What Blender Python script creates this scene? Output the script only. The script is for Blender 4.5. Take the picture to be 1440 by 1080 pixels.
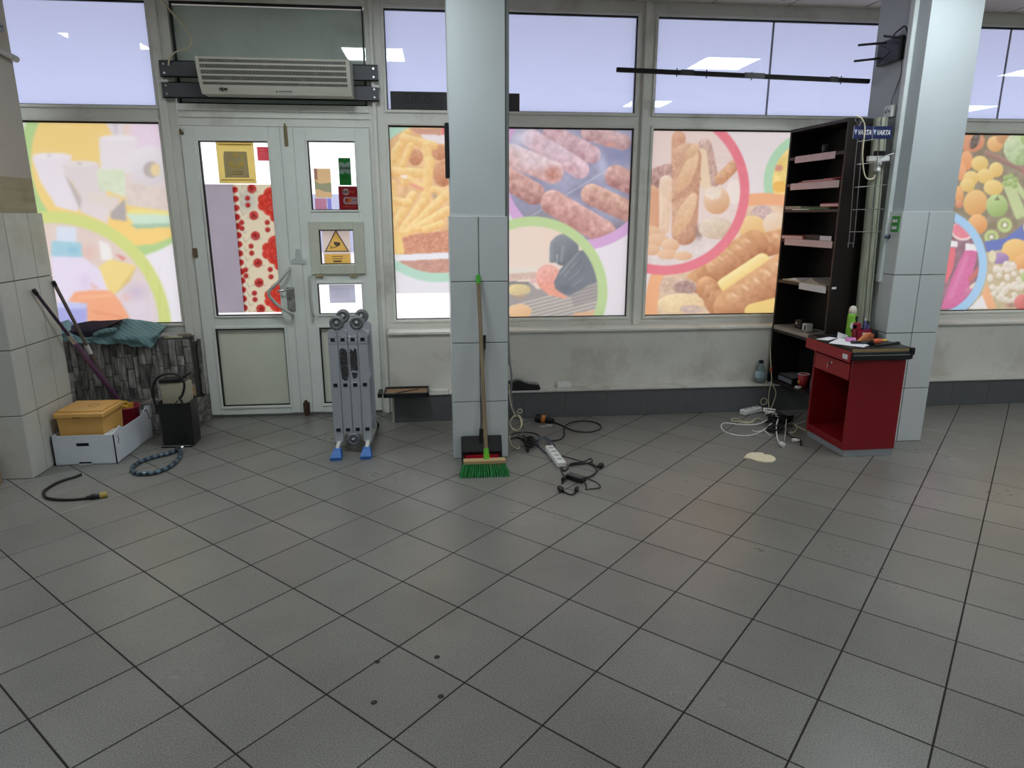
import bpy, bmesh, math, random
import numpy as np
from mathutils import Vector, Matrix
for o in list(bpy.data.objects): bpy.data.objects.remove(o)
S = bpy.context.scene
COL = S.collection
random.seed(7)
rng = np.random.RandomState(11)

# ---------------------------------------------------------------- camera
FPX, PITCH, YAW, CAMH = 949.5, math.radians(14.05), math.radians(6.07), 1.57
YW = 5.443                                   # plane of the shop window glass
cam = bpy.data.cameras.new('camera'); cam.sensor_width = 36; cam.lens = FPX / 1440 * 36
co = bpy.data.objects.new('camera', cam); COL.objects.link(co)
co.location = (0, 0, CAMH); co.rotation_euler = (math.pi / 2 - PITCH, 0, -YAW)
cam.clip_end = 200
S.camera = co
# ---------------------------------------------------------------- world: overcast daylight
w = bpy.data.worlds.new('world'); S.world = w; w.use_nodes = True
w.node_tree.nodes['Background'].inputs[0].default_value = (0.93, 0.955, 1.0, 1)
w.node_tree.nodes['Background'].inputs[1].default_value = 1.14
PANEL_POWER = 16.0
S.view_settings.view_transform = 'Standard'; S.view_settings.look = 'None'
S.view_settings.gamma = 1; S.view_settings.use_curve_mapping = False
S.view_settings.exposure = 0.68

# ---------------------------------------------------------------- measuring helpers (survey of the room)
_f = np.array([math.sin(YAW) * math.cos(PITCH), math.cos(YAW) * math.cos(PITCH), -math.sin(PITCH)])
_r = np.array([math.cos(YAW), -math.sin(YAW), 0.0]); _u = np.cross(_r, _f)
_c = np.array([0, 0, CAMH])
def ray(u, v): return _r * (u - 720) / FPX - _u * (v - 540) / FPX + _f
def fz(u, v, z=0.0): d = ray(u, v); return tuple(_c + d * (z - CAMH) / d[2])
def fy(u, v, y=YW): d = ray(u, v); return tuple(_c + d * y / d[1])
def fx(u, v, x): d = ray(u, v); return tuple(_c + d * x / d[0])
def proj(X):
    d = np.asarray(X, float) - _c; k = d @ _f
    return 720 + FPX * (d @ _r) / k, 540 - FPX * (d @ _u) / k

# ---------------------------------------------------------------- mesh helpers
def lin(c):
    if isinstance(c, str): c = [int(c[i:i + 2], 16) for i in (0, 2, 4)]
    return tuple(((x / 255) / 12.92 if x / 255 <= .04045 else ((x / 255 + .055) / 1.055) ** 2.4) for x in c)
class MB:
    def __init__(s): s.v = []; s.f = []; s.sm = []; s.edges = None
    def add(s, vs, fs, sm=False):
        n = len(s.v); s.v += [tuple(map(float, p)) for p in vs]
        s.f += [tuple(i + n for i in q) for q in fs]; s.sm += [sm] * len(fs); return s
    def box(s, x0, x1, y0, y1, z0, z1, bev=0):
        if x0 > x1: x0, x1 = x1, x0
        if y0 > y1: y0, y1 = y1, y0
        if z0 > z1: z0, z1 = z1, z0
        if not bev:
            return s.add([(x, y, z) for x in (x0, x1) for y in (y0, y1) for z in (z0, z1)],
                [(0, 1, 3, 2), (4, 6, 7, 5), (0, 4, 5, 1), (2, 3, 7, 6), (0, 2, 6, 4), (1, 5, 7, 3)])
        bm = bmesh.new(); bmesh.ops.create_cube(bm, size=1)
        for q in bm.verts: q.co = ((x0 + x1) / 2 + q.co.x * (x1 - x0), (y0 + y1) / 2 + q.co.y * (y1 - y0), (z0 + z1) / 2 + q.co.z * (z1 - z0))
        bmesh.ops.bevel(bm, geom=bm.edges[:], offset=bev, segments=1, profile=.5, affect='EDGES')
        return s.bm(bm)
    def bm(s, bm, sm=False):
        bm.verts.ensure_lookup_table(); bm.verts.index_update()
        s.add([q.co[:] for q in bm.verts], [[q.index for q in f.verts] for f in bm.faces], sm); bm.free(); return s
    def ring(s, x0, x1, z0, z1, wd, y0, y1, bev=0):      # rectangular frame in the x-z plane
        wl, wr, wb, wt = (wd,) * 4 if not isinstance(wd, tuple) else wd
        s.box(x0, x0 + wl, y0, y1, z0, z1, bev); s.box(x1 - wr, x1, y0, y1, z0, z1, bev)
        s.box(x0 + wl, x1 - wr, y0, y1, z0, z0 + wb, bev); s.box(x0 + wl, x1 - wr, y0, y1, z1 - wt, z1, bev); return s
    def prism(s, poly, lo, hi, axis='z'):
        n = len(poly)
        m = {'z': lambda a, b, h: (a, b, h), 'y': lambda a, b, h: (a, h, b), 'x': lambda a, b, h: (h, a, b)}[axis]
        vs = [m(a, b, lo) for a, b in poly] + [m(a, b, hi) for a, b in poly]
        fs = [tuple(range(n))[::-1], tuple(range(n, 2 * n))] + [(i, (i + 1) % n, n + (i + 1) % n, n + i) for i in range(n)]
        return s.add(vs, fs)
    def lathe(s, prof, c, n=20, axis='z', cap=True):
        vs = []; fs = []; k = len(prof)
        for i in range(n):
            a = 2 * math.pi * i / n
            for r, h in prof:
                p = (r * math.cos(a), r * math.sin(a), h)
                if axis == 'y': p = (p[0], p[2], p[1])
                if axis == 'x': p = (p[2], p[0], p[1])
                vs.append((p[0] + c[0], p[1] + c[1], p[2] + c[2]))
        for i in range(n):
            j = (i + 1) % n
            for q in range(k - 1): fs.append((i * k + q, j * k + q, j * k + q + 1, i * k + q + 1))
        s.add(vs, fs, True)
        if cap:
            for q in (0, k - 1):
                if prof[q][0] > 1e-6: s.add([vs[i * k + q] for i in range(n)], [tuple(range(n))])
        return s
    def tube(s, pts, r, n=8, closed=False, sm=True):
        P = [Vector(p) for p in pts]; m = len(P)
        R = r if isinstance(r, (list, tuple)) else [r] * m
        T = []
        for i in range(m):
            a = P[(i - 1) % m] if (closed or i > 0) else P[i]; b = P[(i + 1) % m] if (closed or i < m - 1) else P[i]
            t = b - a; T.append(t.normalized() if t.length > 1e-9 else Vector((0, 0, 1)))
        up = Vector((0, 0, 1)) if abs(T[0].z) < .9 else Vector((1, 0, 0))
        N = (up - T[0] * up.dot(T[0])).normalized(); vs = []
        for i in range(m):
            N = N - T[i] * N.dot(T[i])
            N = N.normalized() if N.length > 1e-6 else T[i].orthogonal().normalized()
            B = T[i].cross(N)
            for k in range(n):
                a = 2 * math.pi * k / n; vs.append(P[i] + (N * math.cos(a) + B * math.sin(a)) * R[i])
        fs = []
        for i in range(m if closed else m - 1):
            j = (i + 1) % m
            for k in range(n): fs.append((i * n + k, j * n + k, j * n + (k + 1) % n, i * n + (k + 1) % n))
        s.add(vs, fs, sm)
        if not closed: s.add(vs[:n], [tuple(range(n))[::-1]]); s.add(vs[-n:], [tuple(range(n))])
        return s
    def bar(s, a, b, wx, wz, up=(0, 0, 1)):             # square bar between two points
        a, b = Vector(a), Vector(b); t = (b - a).normalized(); x = t.cross(Vector(up))
        x = x.normalized() if x.length > 1e-6 else t.orthogonal().normalized(); z = x.cross(t)
        vs = [p + x * sx * wx / 2 + z * sz * wz / 2 for p in (a, b) for sx, sz in ((-1, -1), (1, -1), (1, 1), (-1, 1))]
        return s.add(vs, [(0, 1, 2, 3), (7, 6, 5, 4), (0, 4, 5, 1), (1, 5, 6, 2), (2, 6, 7, 3), (3, 7, 4, 0)])
def cr(P, k=6, closed=False):
    P = [Vector(p) for p in P]; n = len(P); out = []
    for i in range(n if closed else n - 1):
        a, b, c, d = (P[(i + j) % n] if closed else P[min(max(i + j, 0), n - 1)] for j in (-1, 0, 1, 2))
        for q in range(k):
            t = q / k
            out.append(.5 * ((2 * b) + (c - a) * t + (2 * a - 5 * b + 4 * c - d) * t * t + (3 * b - a - 3 * c + d) * t ** 3))
    if not closed: out.append(P[-1])
    return out
WL = {}
def obj(name, mb, mat, parent=None, local=False):
    sh = Vector((0, 0, 0)) if (parent is None or local) else WL.get(parent.name, Vector((0, 0, 0)))
    me = bpy.data.meshes.new(name)
    me.from_pydata([(p[0] - sh.x, p[1] - sh.y, p[2] - sh.z) for p in mb.v], [], mb.f)
    me.polygons.foreach_set('use_smooth', mb.sm)
    bm = bmesh.new(); bm.from_mesh(me); bmesh.ops.recalc_face_normals(bm, faces=bm.faces); bm.to_mesh(me); bm.free()
    me.materials.append(mat)
    o = bpy.data.objects.new(name, me); COL.objects.link(o)
    if parent: o.parent = parent
    WL[o.name] = sh if parent is not None else Vector((0, 0, 0))
    return o
def share(name, me, parent, loc, rz=0, scale=(1, 1, 1), rot=None):
    o = bpy.data.objects.new(name, me); COL.objects.link(o); o.parent = parent
    o.location = Vector(loc) - WL.get(parent.name, Vector((0, 0, 0))); o.rotation_euler = rot or (0, 0, rz); o.scale = scale; return o
def tag(o, label=None, cat=None, group=None, kind=None):
    if label: o['label'] = label
    if cat: o['category'] = cat
    if group: o['group'] = group
    if kind: o['kind'] = kind
    return o
def thing(name, label, cat, loc, rz=0, group=None):
    o = bpy.data.objects.new(name, None); COL.objects.link(o); o.location = loc; o.rotation_euler = (0, 0, rz)
    o.empty_display_size = .05; WL[o.name] = Vector(loc); return tag(o, label, cat, group)
def struct(name, mb, mat, label=None):
    return tag(obj(name, mb, mat), label, None, None, 'structure')
def solo(name, mb, mat, label, cat, group=None):
    return tag(obj(name, mb, mat), label, cat, group)
FONT = None
def textmesh(txt, size, bold=False):
    cu = bpy.data.curves.new('txt', 'FONT'); cu.body = txt; cu.size = size; cu.align_x = 'CENTER'; cu.align_y = 'CENTER'; cu.extrude = .0004
    if bold: cu.offset = size * .018
    o = bpy.data.objects.new('txt', cu); COL.objects.link(o)
    dg = bpy.context.evaluated_depsgraph_get(); me = bpy.data.meshes.new_from_object(o.evaluated_get(dg))
    vs = [q.co[:] for q in me.vertices]; fs = [tuple(p.vertices) for p in me.polygons]
    bpy.data.objects.remove(o); bpy.data.curves.remove(cu); bpy.data.meshes.remove(me); return vs, fs
def text(name, txt, c, size, mat, parent, bold=False, mirror=False, width=None, shear=0):
    vs, fs = textmesh(txt, size, bold)      # stands in the x-z plane, read from the -y side
    if not vs: return
    if width:
        w0 = max(v[0] for v in vs) - min(v[0] for v in vs); k = width / w0
    else: k = 1
    m = MB(); m.add([(c[0] + (-1 if mirror else 1) * (v[0] * k + v[1] * shear), c[1] - v[2], c[2] + v[1]) for v in vs], fs)
    return obj(name, m, mat, parent)

# ---------------------------------------------------------------- materials
MATS = {}
def nd(nt, t, **kw):
    n = nt.nodes.new(t)
    for k, v in kw.items():
        if k in n.inputs: n.inputs[k].default_value = v
        else: setattr(n, k, v)
    return n
def M(name, col, rough=.5, metal=0, var=.06, vs=9, bump=0, bs=150, spec=.5, rnd=0, stain=None, stainscale=3, stretch=None, trans=0, world=False):
    if name in MATS: return MATS[name]
    m = bpy.data.materials.new(name); m.use_nodes = True; nt = m.node_tree; L = nt.links
    b = nt.nodes['Principled BSDF']; b.inputs['Roughness'].default_value = rough; b.inputs['Metallic'].default_value = metal
    b.inputs['Specular IOR Level'].default_value = spec
    c = lin(col); tc = nd(nt, 'ShaderNodeTexCoord'); vec = nd(nt, 'ShaderNodeNewGeometry').outputs['Position'] if world else tc.outputs['Object']
    if stretch:
        mp = nd(nt, 'ShaderNodeMapping'); mp.inputs['Scale'].default_value = stretch; L.new(vec, mp.inputs[0]); vec = mp.outputs[0]
    nz = nd(nt, 'ShaderNodeTexNoise', Scale=vs, Detail=5.0); L.new(vec, nz.inputs['Vector'])
    mr = nd(nt, 'ShaderNodeMapRange'); mr.inputs[1].default_value = .3; mr.inputs[2].default_value = .7
    mr.inputs[3].default_value = 1 - var; mr.inputs[4].default_value = 1 + var; L.new(nz.outputs[0], mr.inputs[0])
    val = mr.outputs[0]
    if rnd:
        oi = nd(nt, 'ShaderNodeObjectInfo'); r2 = nd(nt, 'ShaderNodeMapRange'); r2.inputs[3].default_value = 1 - rnd; r2.inputs[4].default_value = 1 + rnd
        L.new(oi.outputs['Random'], r2.inputs[0]); mu = nd(nt, 'ShaderNodeMath', operation='MULTIPLY'); L.new(val, mu.inputs[0]); L.new(r2.outputs[0], mu.inputs[1]); val = mu.outputs[0]
    vm = nd(nt, 'ShaderNodeVectorMath', operation='SCALE'); vm.inputs[0].default_value = c; L.new(val, vm.inputs['Scale'])
    out = vm.outputs[0]
    if stain:
        n2 = nd(nt, 'ShaderNodeTexNoise', Scale=stainscale, Detail=8.0, Roughness=.65); L.new(tc.outputs['Object'], n2.inputs['Vector'])
        r3 = nd(nt, 'ShaderNodeMapRange'); r3.inputs[1].default_value = .52; r3.inputs[2].default_value = .72; r3.inputs[4].default_value = .7; L.new(n2.outputs[0], r3.inputs[0])
        mx = nd(nt, 'ShaderNodeMix', data_type='RGBA'); L.new(r3.outputs[0], mx.inputs[0]); L.new(out, mx.inputs[6]); mx.inputs[7].default_value = (*lin(stain), 1); out = mx.outputs[2]
    L.new(out, b.inputs['Base Color'])
    if bump:
        n3 = nd(nt, 'ShaderNodeTexNoise', Scale=bs, Detail=3.0); L.new(vec, n3.inputs['Vector'])
        bp = nd(nt, 'ShaderNodeBump', Strength=bump, Distance=.002); L.new(n3.outputs[0], bp.inputs['Height']); L.new(bp.outputs[0], b.inputs['Normal'])
    if trans:
        tr = nd(nt, 'ShaderNodeBsdfTranslucent'); L.new(out, tr.inputs[0]); ms = nd(nt, 'ShaderNodeMixShader'); ms.inputs[0].default_value = trans
        L.new(b.outputs[0], ms.inputs[1]); L.new(tr.outputs[0], ms.inputs[2]); L.new(ms.outputs[0], nt.nodes['Material Output'].inputs[0])
    MATS[name] = m; return m
def quilt(m, sc):
    nt = m.node_tree; L = nt.links; b = nt.nodes['Principled BSDF']; g = nd(nt, 'ShaderNodeNewGeometry'); wv = nd(nt, 'ShaderNodeTexWave', Scale=sc, Distortion=1.5); wv.bands_direction = 'DIAGONAL'
    L.new(g.outputs['Position'], wv.inputs['Vector']); bp = nd(nt, 'ShaderNodeBump', Strength=.7, Distance=.006); L.new(wv.outputs[0], bp.inputs['Height']); L.new(bp.outputs[0], b.inputs['Normal'])
def film_mat(name, trans=.92, rough=.6):
    m = bpy.data.materials.new(name); m.use_nodes = True; nt = m.node_tree; L = nt.links; nt.nodes.remove(nt.nodes['Principled BSDF'])
    a = nd(nt, 'ShaderNodeVertexColor', layer_name='Col'); t = nd(nt, 'ShaderNodeBsdfTranslucent'); d = nd(nt, 'ShaderNodeBsdfDiffuse'); ms = nd(nt, 'ShaderNodeMixShader')
    ms.inputs[0].default_value = trans; L.new(a.outputs[0], t.inputs[0]); L.new(a.outputs[0], d.inputs[0]); L.new(d.outputs[0], ms.inputs[1]); L.new(t.outputs[0], ms.inputs[2])
    L.new(ms.outputs[0], nt.nodes['Material Output'].inputs[0]); return m
def glass_mat():
    m = bpy.data.materials.new('clear window glass'); m.use_nodes = True; nt = m.node_tree; L = nt.links; nt.nodes.remove(nt.nodes['Principled BSDF'])
    t = nd(nt, 'ShaderNodeBsdfTransparent'); t.inputs[0].default_value = (.96, .97, .97, 1); g = nd(nt, 'ShaderNodeBsdfGlossy', Roughness=.01)
    lw = nd(nt, 'ShaderNodeLayerWeight', Blend=.5); pw = nd(nt, 'ShaderNodeMath', operation='POWER'); pw.inputs[1].default_value = 5
    L.new(lw.outputs['Facing'], pw.inputs[0]); ma = nd(nt, 'ShaderNodeMath', operation='MULTIPLY_ADD'); ma.inputs[1].default_value = .96; ma.inputs[2].default_value = .03
    L.new(pw.outputs[0], ma.inputs[0]); ms = nd(nt, 'ShaderNodeMixShader'); L.new(ma.outputs[0], ms.inputs[0]); L.new(t.outputs[0], ms.inputs[1]); L.new(g.outputs[0], ms.inputs[2])
    L.new(ms.outputs[0], nt.nodes['Material Output'].inputs[0]); return m
def emit_mat(name, col, s):
    m = bpy.data.materials.new(name); m.use_nodes = True; nt = m.node_tree; nt.nodes.remove(nt.nodes['Principled BSDF'])
    e = nd(nt, 'ShaderNodeEmission', Strength=s); e.inputs[0].default_value = (*col, 1); nt.links.new(e.outputs[0], nt.nodes['Material Output'].inputs[0]); return m
GLASS = glass_mat(); FILM = film_mat('printed window film'); FROST = film_mat('lavender window foil', .95)
CLOTH = film_mat('printed oilcloth', .55)
PVC = M('white pvc frame', (230, 230, 222), .42, var=.03, vs=4, stain=(170, 165, 150), stainscale=2.2)
PVCD = M('door pvc', (232, 236, 230), .4, var=.03, vs=4)
PVCP = M('door panel', (224, 226, 210), .45, var=.02)
BLACK = M('black gasket', (14, 14, 15), .5)  # black for the shadow gaps drawn around the panes
BLKP = M('black plastic', (22, 22, 24), .38, bump=.05)
BLKM = M('matte black', (18, 18, 19), .8)
PLAST = M('painted plaster', (206, 208, 204), .6, var=.03, vs=3, stain=(190, 186, 176), stainscale=1.5, bump=.06, bs=60)
DIRTY = M('dirty plaster', (216, 214, 206), .8, var=.06, vs=3, stain=(176, 170, 154), stainscale=2.6, bump=.1, bs=50)
WTILE = M('white wall tile', (208, 213, 214), .22, var=.02, vs=2, rnd=.02)
OTILE = M('worn wall tile', (200, 200, 194), .3, var=.04, vs=2, rnd=.02, stain=(168, 166, 152), stainscale=2.5)
DGROUT = M('dark grout', (40, 40, 38), .95)
STEPT = M('dark grey step tile', (94, 96, 98), .4, var=.05, rnd=.06)
STEPW = M('white step slab', (206, 203, 196), .4, var=.05, stain=(160, 155, 140), stainscale=4, rnd=.03)
STONE = M('grey split stone', (128, 126, 124), .75, var=.75, vs=16, rnd=.5, bump=1.0, bs=40, stretch=(3, 3, .6), world=True)
STONEH = M('grey split stone laid flat', (124, 122, 118), .75, var=.7, vs=14, rnd=.4, bump=1.0, bs=40, stretch=(3, .6, 3), world=True)
ALU = M('brushed aluminium', (186, 190, 198), .42, .35, var=.08, vs=8, stretch=(1, 1, .15))
ALUD = M('cast hinge metal', (122, 125, 128), .45, .4, var=.15)
STEEL = M('bright steel', (205, 205, 205), .25, .9)
DGREY = M('dark grey lacquer', (82, 84, 90), .5)
ACW = M('cream plastic', (214, 212, 200), .45, var=.02)
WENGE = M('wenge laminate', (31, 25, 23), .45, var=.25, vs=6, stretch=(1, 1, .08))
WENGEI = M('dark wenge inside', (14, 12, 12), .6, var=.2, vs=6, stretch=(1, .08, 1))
RED = M('red lacquer', (138, 20, 30), .4, var=.04)
REDD = M('red lacquer drawer', (160, 26, 36), .4, var=.04)
GREYPL = M('grey plinth', (150, 155, 160), .45)
WOOD = M('broom wood', (134, 116, 92), .6, var=.18, vs=20, stretch=(1, 1, .1))
GREEN = M('green plastic', (70, 170, 50), .4)
BRIST = M('green bristles', (34, 128, 62), .55, var=.3, vs=60)
REDP = M('red plastic', (176, 28, 48), .4)
CARD = M('brown cardboard', (168, 132, 96), .8, var=.1)
WCARD = M('white cardboard', (214, 220, 228), .7, var=.03)
YELB = M('yellow plastic', (224, 174, 98), .45, var=.05)
PURP = M('purple tube', (120, 84, 118), .4, .2)
DPURP = M('dark purple tube', (74, 54, 76), .4, .2)
GBROWN = M('grey brown tube', (112, 104, 94), .5)
TEAL = M('teal quilt', (122, 158, 164), .85, var=.1, vs=12, bump=.25, bs=90)
quilt(TEAL, 12.0)
NAVY = M('navy cloth', (34, 32, 52), .9, var=.15)
BEIGE = M('beige carton', (178, 172, 152), .7)
WHITE = M('white plastic', (226, 227, 224), .4, var=.02)
CREAMC = M('cream cable', (214, 206, 176), .5)
GREYC = M('grey cable', (120, 124, 132), .5)
PAPER = M('white paper', (232, 234, 238), .8, var=.02)
PINKP = M('pink card', (224, 200, 200), .7)
REDF = M('red folder', (178, 66, 66), .6)
GREENF = M('green folder', (92, 150, 78), .6)
NAVYS = M('navy sign', (24, 34, 78), .4)
BRASS = M('brass', (190, 170, 96), .35, .8)
HOSEB = M('braided hose dark', (42, 58, 70), .35, .3)
HOSEL = M('braided hose light', (98, 120, 134), .35, .4)

# ---------------------------------------------------------------- structure: floor
XL, XR, YB, ZC = -6.6, 9.2, -4.6, 3.105
m = MB().box(XL, XR, YB, 5.5, -.12, -.0014)
floor = struct('floor', m, M('floor grout', (38, 36, 34), .95), 'grey tiled shop floor laid on the diagonal')
def tilemat():
    m = bpy.data.materials.new('grey speckled floor tile'); m.use_nodes = True; nt = m.node_tree; L = nt.links; b = nt.nodes['Principled BSDF']
    g = nd(nt, 'ShaderNodeNewGeometry'); oi = nd(nt, 'ShaderNodeObjectInfo')
    n1 = nd(nt, 'ShaderNodeTexNoise', Scale=200.0, Detail=2.0); L.new(g.outputs['Position'], n1.inputs['Vector'])
    n2 = nd(nt, 'ShaderNodeTexNoise', Scale=1.7, Detail=6.0, Roughness=.6); L.new(g.outputs['Position'], n2.inputs['Vector'])
    def mr(src, a, b_, lo, hi):
        q = nd(nt, 'ShaderNodeMapRange'); q.inputs[1].default_value = a; q.inputs[2].default_value = b_; q.inputs[3].default_value = lo; q.inputs[4].default_value = hi; L.new(src, q.inputs[0]); return q.outputs[0]
    def mul(a, b_): q = nd(nt, 'ShaderNodeMath', operation='MULTIPLY'); L.new(a, q.inputs[0]); L.new(b_, q.inputs[1]); return q.outputs[0]
    v = mul(mul(mr(n1.outputs[0], .3, .7, .64, 1.36), mr(n2.outputs[0], .3, .7, .86, 1.1)), mr(oi.outputs['Random'], 0, 1, .93, 1.06))
    s = nd(nt, 'ShaderNodeVectorMath', operation='SCALE'); s.inputs[0].default_value = lin((124, 122, 117)); L.new(v, s.inputs['Scale']); L.new(s.outputs[0], b.inputs['Base Color'])
    L.new(mr(n2.outputs[0], .3, .7, .36, .26), b.inputs['Roughness']); b.inputs['Specular IOR Level'].default_value = .5
    bp = nd(nt, 'ShaderNodeBump', Strength=.12, Distance=.001); L.new(n1.outputs[0], bp.inputs['Height']); L.new(bp.outputs[0], b.inputs['Normal']); return m
TILE = tilemat()
T = .33; TA = math.radians(-43.86); TO = (-1.835, 2.919); h = T / 2 - .003
tm = MB().box(-h, h, -h, h, -.01, 0, .0012)
t0 = obj('floor_tile', tm, TILE, floor); tme = t0.data; bpy.data.objects.remove(t0)
cells = []
for i in range(-40, 60):
    for j in range(-40, 60):
        a, b = (i + .5) * T, (j + .5) * T
        x = TO[0] + math.cos(TA) * a - math.sin(TA) * b; y = TO[1] + math.sin(TA) * a + math.cos(TA) * b
        if not (XL + .1 < x < XR - .1 and YB + .1 < y < 5.6): continue
        if y > 5.33 and not -1.95 < x < -.3: continue
        u, v = proj((x, y, 0)) if y > .7 else (9e9, 9e9)
        cells.append((0 if (-40 < u < 1480 and v < 1110) else 1, -v if v < 1110 else 0, x, y))
cells.sort()
for k, (a, b, x, y) in enumerate(cells[:300]):
    if a == 0: share('floor_tile', tme, floor, (x, y, 0), TA)
rest = MB(); ca, sa = math.cos(TA), math.sin(TA)
for k, (a, b, x, y) in enumerate(cells):
    if k < 300 and a == 0: continue
    rest.add([(x + ca * p - sa * q, y + sa * p + ca * q, z) for p in (-h, h) for q in (-h, h) for z in (-.01, 0)],
        [(0, 1, 3, 2), (4, 6, 7, 5), (0, 4, 5, 1), (2, 3, 7, 6), (0, 2, 6, 4), (1, 5, 7, 3)])
tag(obj('floor_tile_field', rest, TILE, floor), kind='stuff')
for u, v in ((530.5, 930.5), (526, 988), (619.8, 979.4), (614.5, 924)):
    p = fz(u, v); obj('floor_anchor', MB().lathe([(.0105, -.002), (.0105, .001), (.007, .0015), (.005, .0008), (0, .0008)], p, 14), M('old steel anchor', (34, 33, 31), .6, .2), floor)

# ---------------------------------------------------------------- structure: shell
struct('wall_back', MB().box(XL, XR, YB - .15, YB, 0, ZC), PLAST, 'pale plaster wall behind the shop floor')
struct('wall_left', MB().box(XL - .15, XL, YB, 5.6, 0, ZC), PLAST, 'pale plaster side wall beyond the first pillar')
struct('wall_right', MB().box(XR, XR + .15, YB, 5.6, 0, ZC), PLAST, 'pale plaster side wall beyond the last window')
CEILM = M('mineral ceiling tile', (222, 212, 200), .9, var=.06, vs=60, bump=.2, bs=200)
ceil = struct('ceiling', MB().box(XL, XR, YB, 5.6, ZC + .012, ZC + .15), M('ceiling grid', (200, 195, 186), .8), 'suspended beige ceiling of square mineral tiles')
cm = obj('ceiling_tile', MB().box(-.292, .292, -.292, .292, 0, .014, .003), CEILM, ceil); cme = cm.data; bpy.data.objects.remove(cm)
cfield = MB()
for i in range(-16, 12):
    for j in range(-14, 4):
        x, y = 2.98 + .6 * i, 3.55 + .6 * j
        if not (XL + .3 < x < XR - .3 and YB + .3 < y < 5.4): continue
        if y > 3.3 and -1 < x < 7: share('ceiling_tile', cme, ceil, (x, y, ZC))
        else: cfield.box(x - .292, x + .292, y - .292, y + .292, ZC, ZC + .014)
tag(obj('ceiling_tile_field', cfield, CEILM, ceil), kind='stuff')
# lamps: square panels mirrored in the upper panes, plus unseen rear and end ones
LAMP = emit_mat('lit diffuser', (.88, .965, 1.0), PANEL_POWER)
lampspots = [(2.98, 3.55, 'over the red counter column'), (-.58, 3.58, 'over the folded ladder'), (-2.94, 3.85, 'over the worn tiled pillar'), (2.98, .92, 'second row over the middle aisle'),
             (7.8, 1.0, 'far along the fruit window'), (-3.9, -1.75, 'added unseen in the rear row near the blank side wall'), (2.98, -1.75, 'unseen in the rear row of the hall'), (-.58, -1.75, 'unseen in the rear row by the door aisle'), (6.6, 3.55, 'unseen over the fruit window')]  # rear and last panels unseen, blank-wall one added to keep up the light
for x, y, wh in lampspots:
    t = thing('ceiling_light', 'square white ceiling light panel ' + wh, 'ceiling light', (x, y, ZC - .012), 0, 'ceiling light panels')
    fr = MB()
    for a, b, c, d in ((-.3, .3, -.3, -.285), (-.3, .3, .285, .3), (-.3, -.285, -.285, .285), (.285, .3, -.285, .285)): fr.box(x + a, x + b, y + c, y + d, ZC - .014, ZC - .001)
    obj('frame', fr, WHITE, t); obj('diffuser', MB().box(x - .285, x + .285, y - .285, y + .285, ZC - .009, ZC - .003), LAMP, t)

# parapet, step and sill on the long side
XP = -.405
wf = struct('wall_front', MB().box(XP, XR, 5.24, 5.44, .2, .668).box(XP, XR, 5.40, 5.62, -.1, .72), DIRTY, 'low dirty plaster wall under the food windows')
obj('window_sill', MB().box(XP - .01, XR, 5.222, 5.42, .668, .69, .004), PVC, wf)
st = struct('step', MB().box(-.375, XR, 5.112, 5.3, 0, .212), M('pale step grout', (126, 124, 118), .9), 'low tiled step along the window wall, dark front and white top')
obj('end_tile', MB().box(-.392, -.376, 5.104, 5.3, 0, .224, .002), STEPW, st)
j0 = fy(737, 575, 5.1)[0]
xs = [-.374] + [x for x in [j0 + .332 * k for k in range(-3, 30)] if x > -.34 and x < XR] + [XR]
for a, b in zip(xs[:-1], xs[1:]): obj('step_tile', MB().box(a + .0028, b - .0028, 5.108, 5.113, .002, .213, .001), STEPT, st)
xs = [-.376 + .425 * k for k in range(0, 24)]
for a, b in zip(xs[:-1], xs[1:]):
    if b < XR: obj('top_slab', MB().box(a + .0015, b - .0015, 5.098, 5.3, .2125, .2255, .002), STEPW, st)
# stone clad parapet and step by the door
wl = struct('wall_front_stone', MB().box(XL, -1.93, 5.262, 5.62, 0, .655).box(XL, -1.868, 5.395, 5.6, 0, .62), M('dusty mortar', (90, 88, 84), .9), 'low stone clad wall under the household goods window')
sl = struct('step_stone', MB().box(XL, -1.85, 5.095, 5.35, 0, .2), DGROUT, 'low stone clad step beside the shop door')
stm = obj('stone', MB().box(-.5, .5, -.5, .5, -.5, .5, .06), STONE, wl); sme = stm.data; bpy.data.objects.remove(stm)
stm = obj('stone', MB().box(-.5, .5, -.5, .5, -.5, .5, .06), STONEH, wl); smh = stm.data; bpy.data.objects.remove(stm)
R = random.Random(3)
x = -3.65
while x < -1.905:
    wd = min(R.uniform(.03, .062), -1.895 - x + .001); z = .2
    if -1.895 - x < .02: break
    while z < .655:
        hh = R.uniform(.07, .19)
        if .66 - z - hh < .05: hh = .66 - z
        d = R.uniform(.004, .02); share('stone', sme, wl, (x + wd / 2, 5.262 - d / 2 + .004, z + hh / 2), 0, (wd - .006, d + .01, hh - .006)); z += hh
    x += wd
y = 5.262
for y, wd in ((5.29, .05), (5.34, .05), (5.385, .04)):
    z = .2
    while z < .62:
        hh = min(R.uniform(.09, .2), .64 - z); share('stone', sme, wl, (-1.93 if y < 5.37 else -1.87, y, z + hh / 2), 0, (.02, wd - .003, hh - .003)); z += hh + .0001
x = -3.65
while x < -1.86:
    wd = min(R.uniform(.035, .07), -1.845 - x); z = 0.0
    if wd < .012: break
    while z < .195:
        hh = R.choice((.07, .1, .13)); hh = min(hh, .205 - z); d = R.uniform(.006, .016)
        share('stone', sme, sl, (x + wd / 2, 5.095 - d / 2 + .004, z + hh / 2), 0, (wd - .006, d + .01, hh - .006)); z += hh
    x += wd
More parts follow.
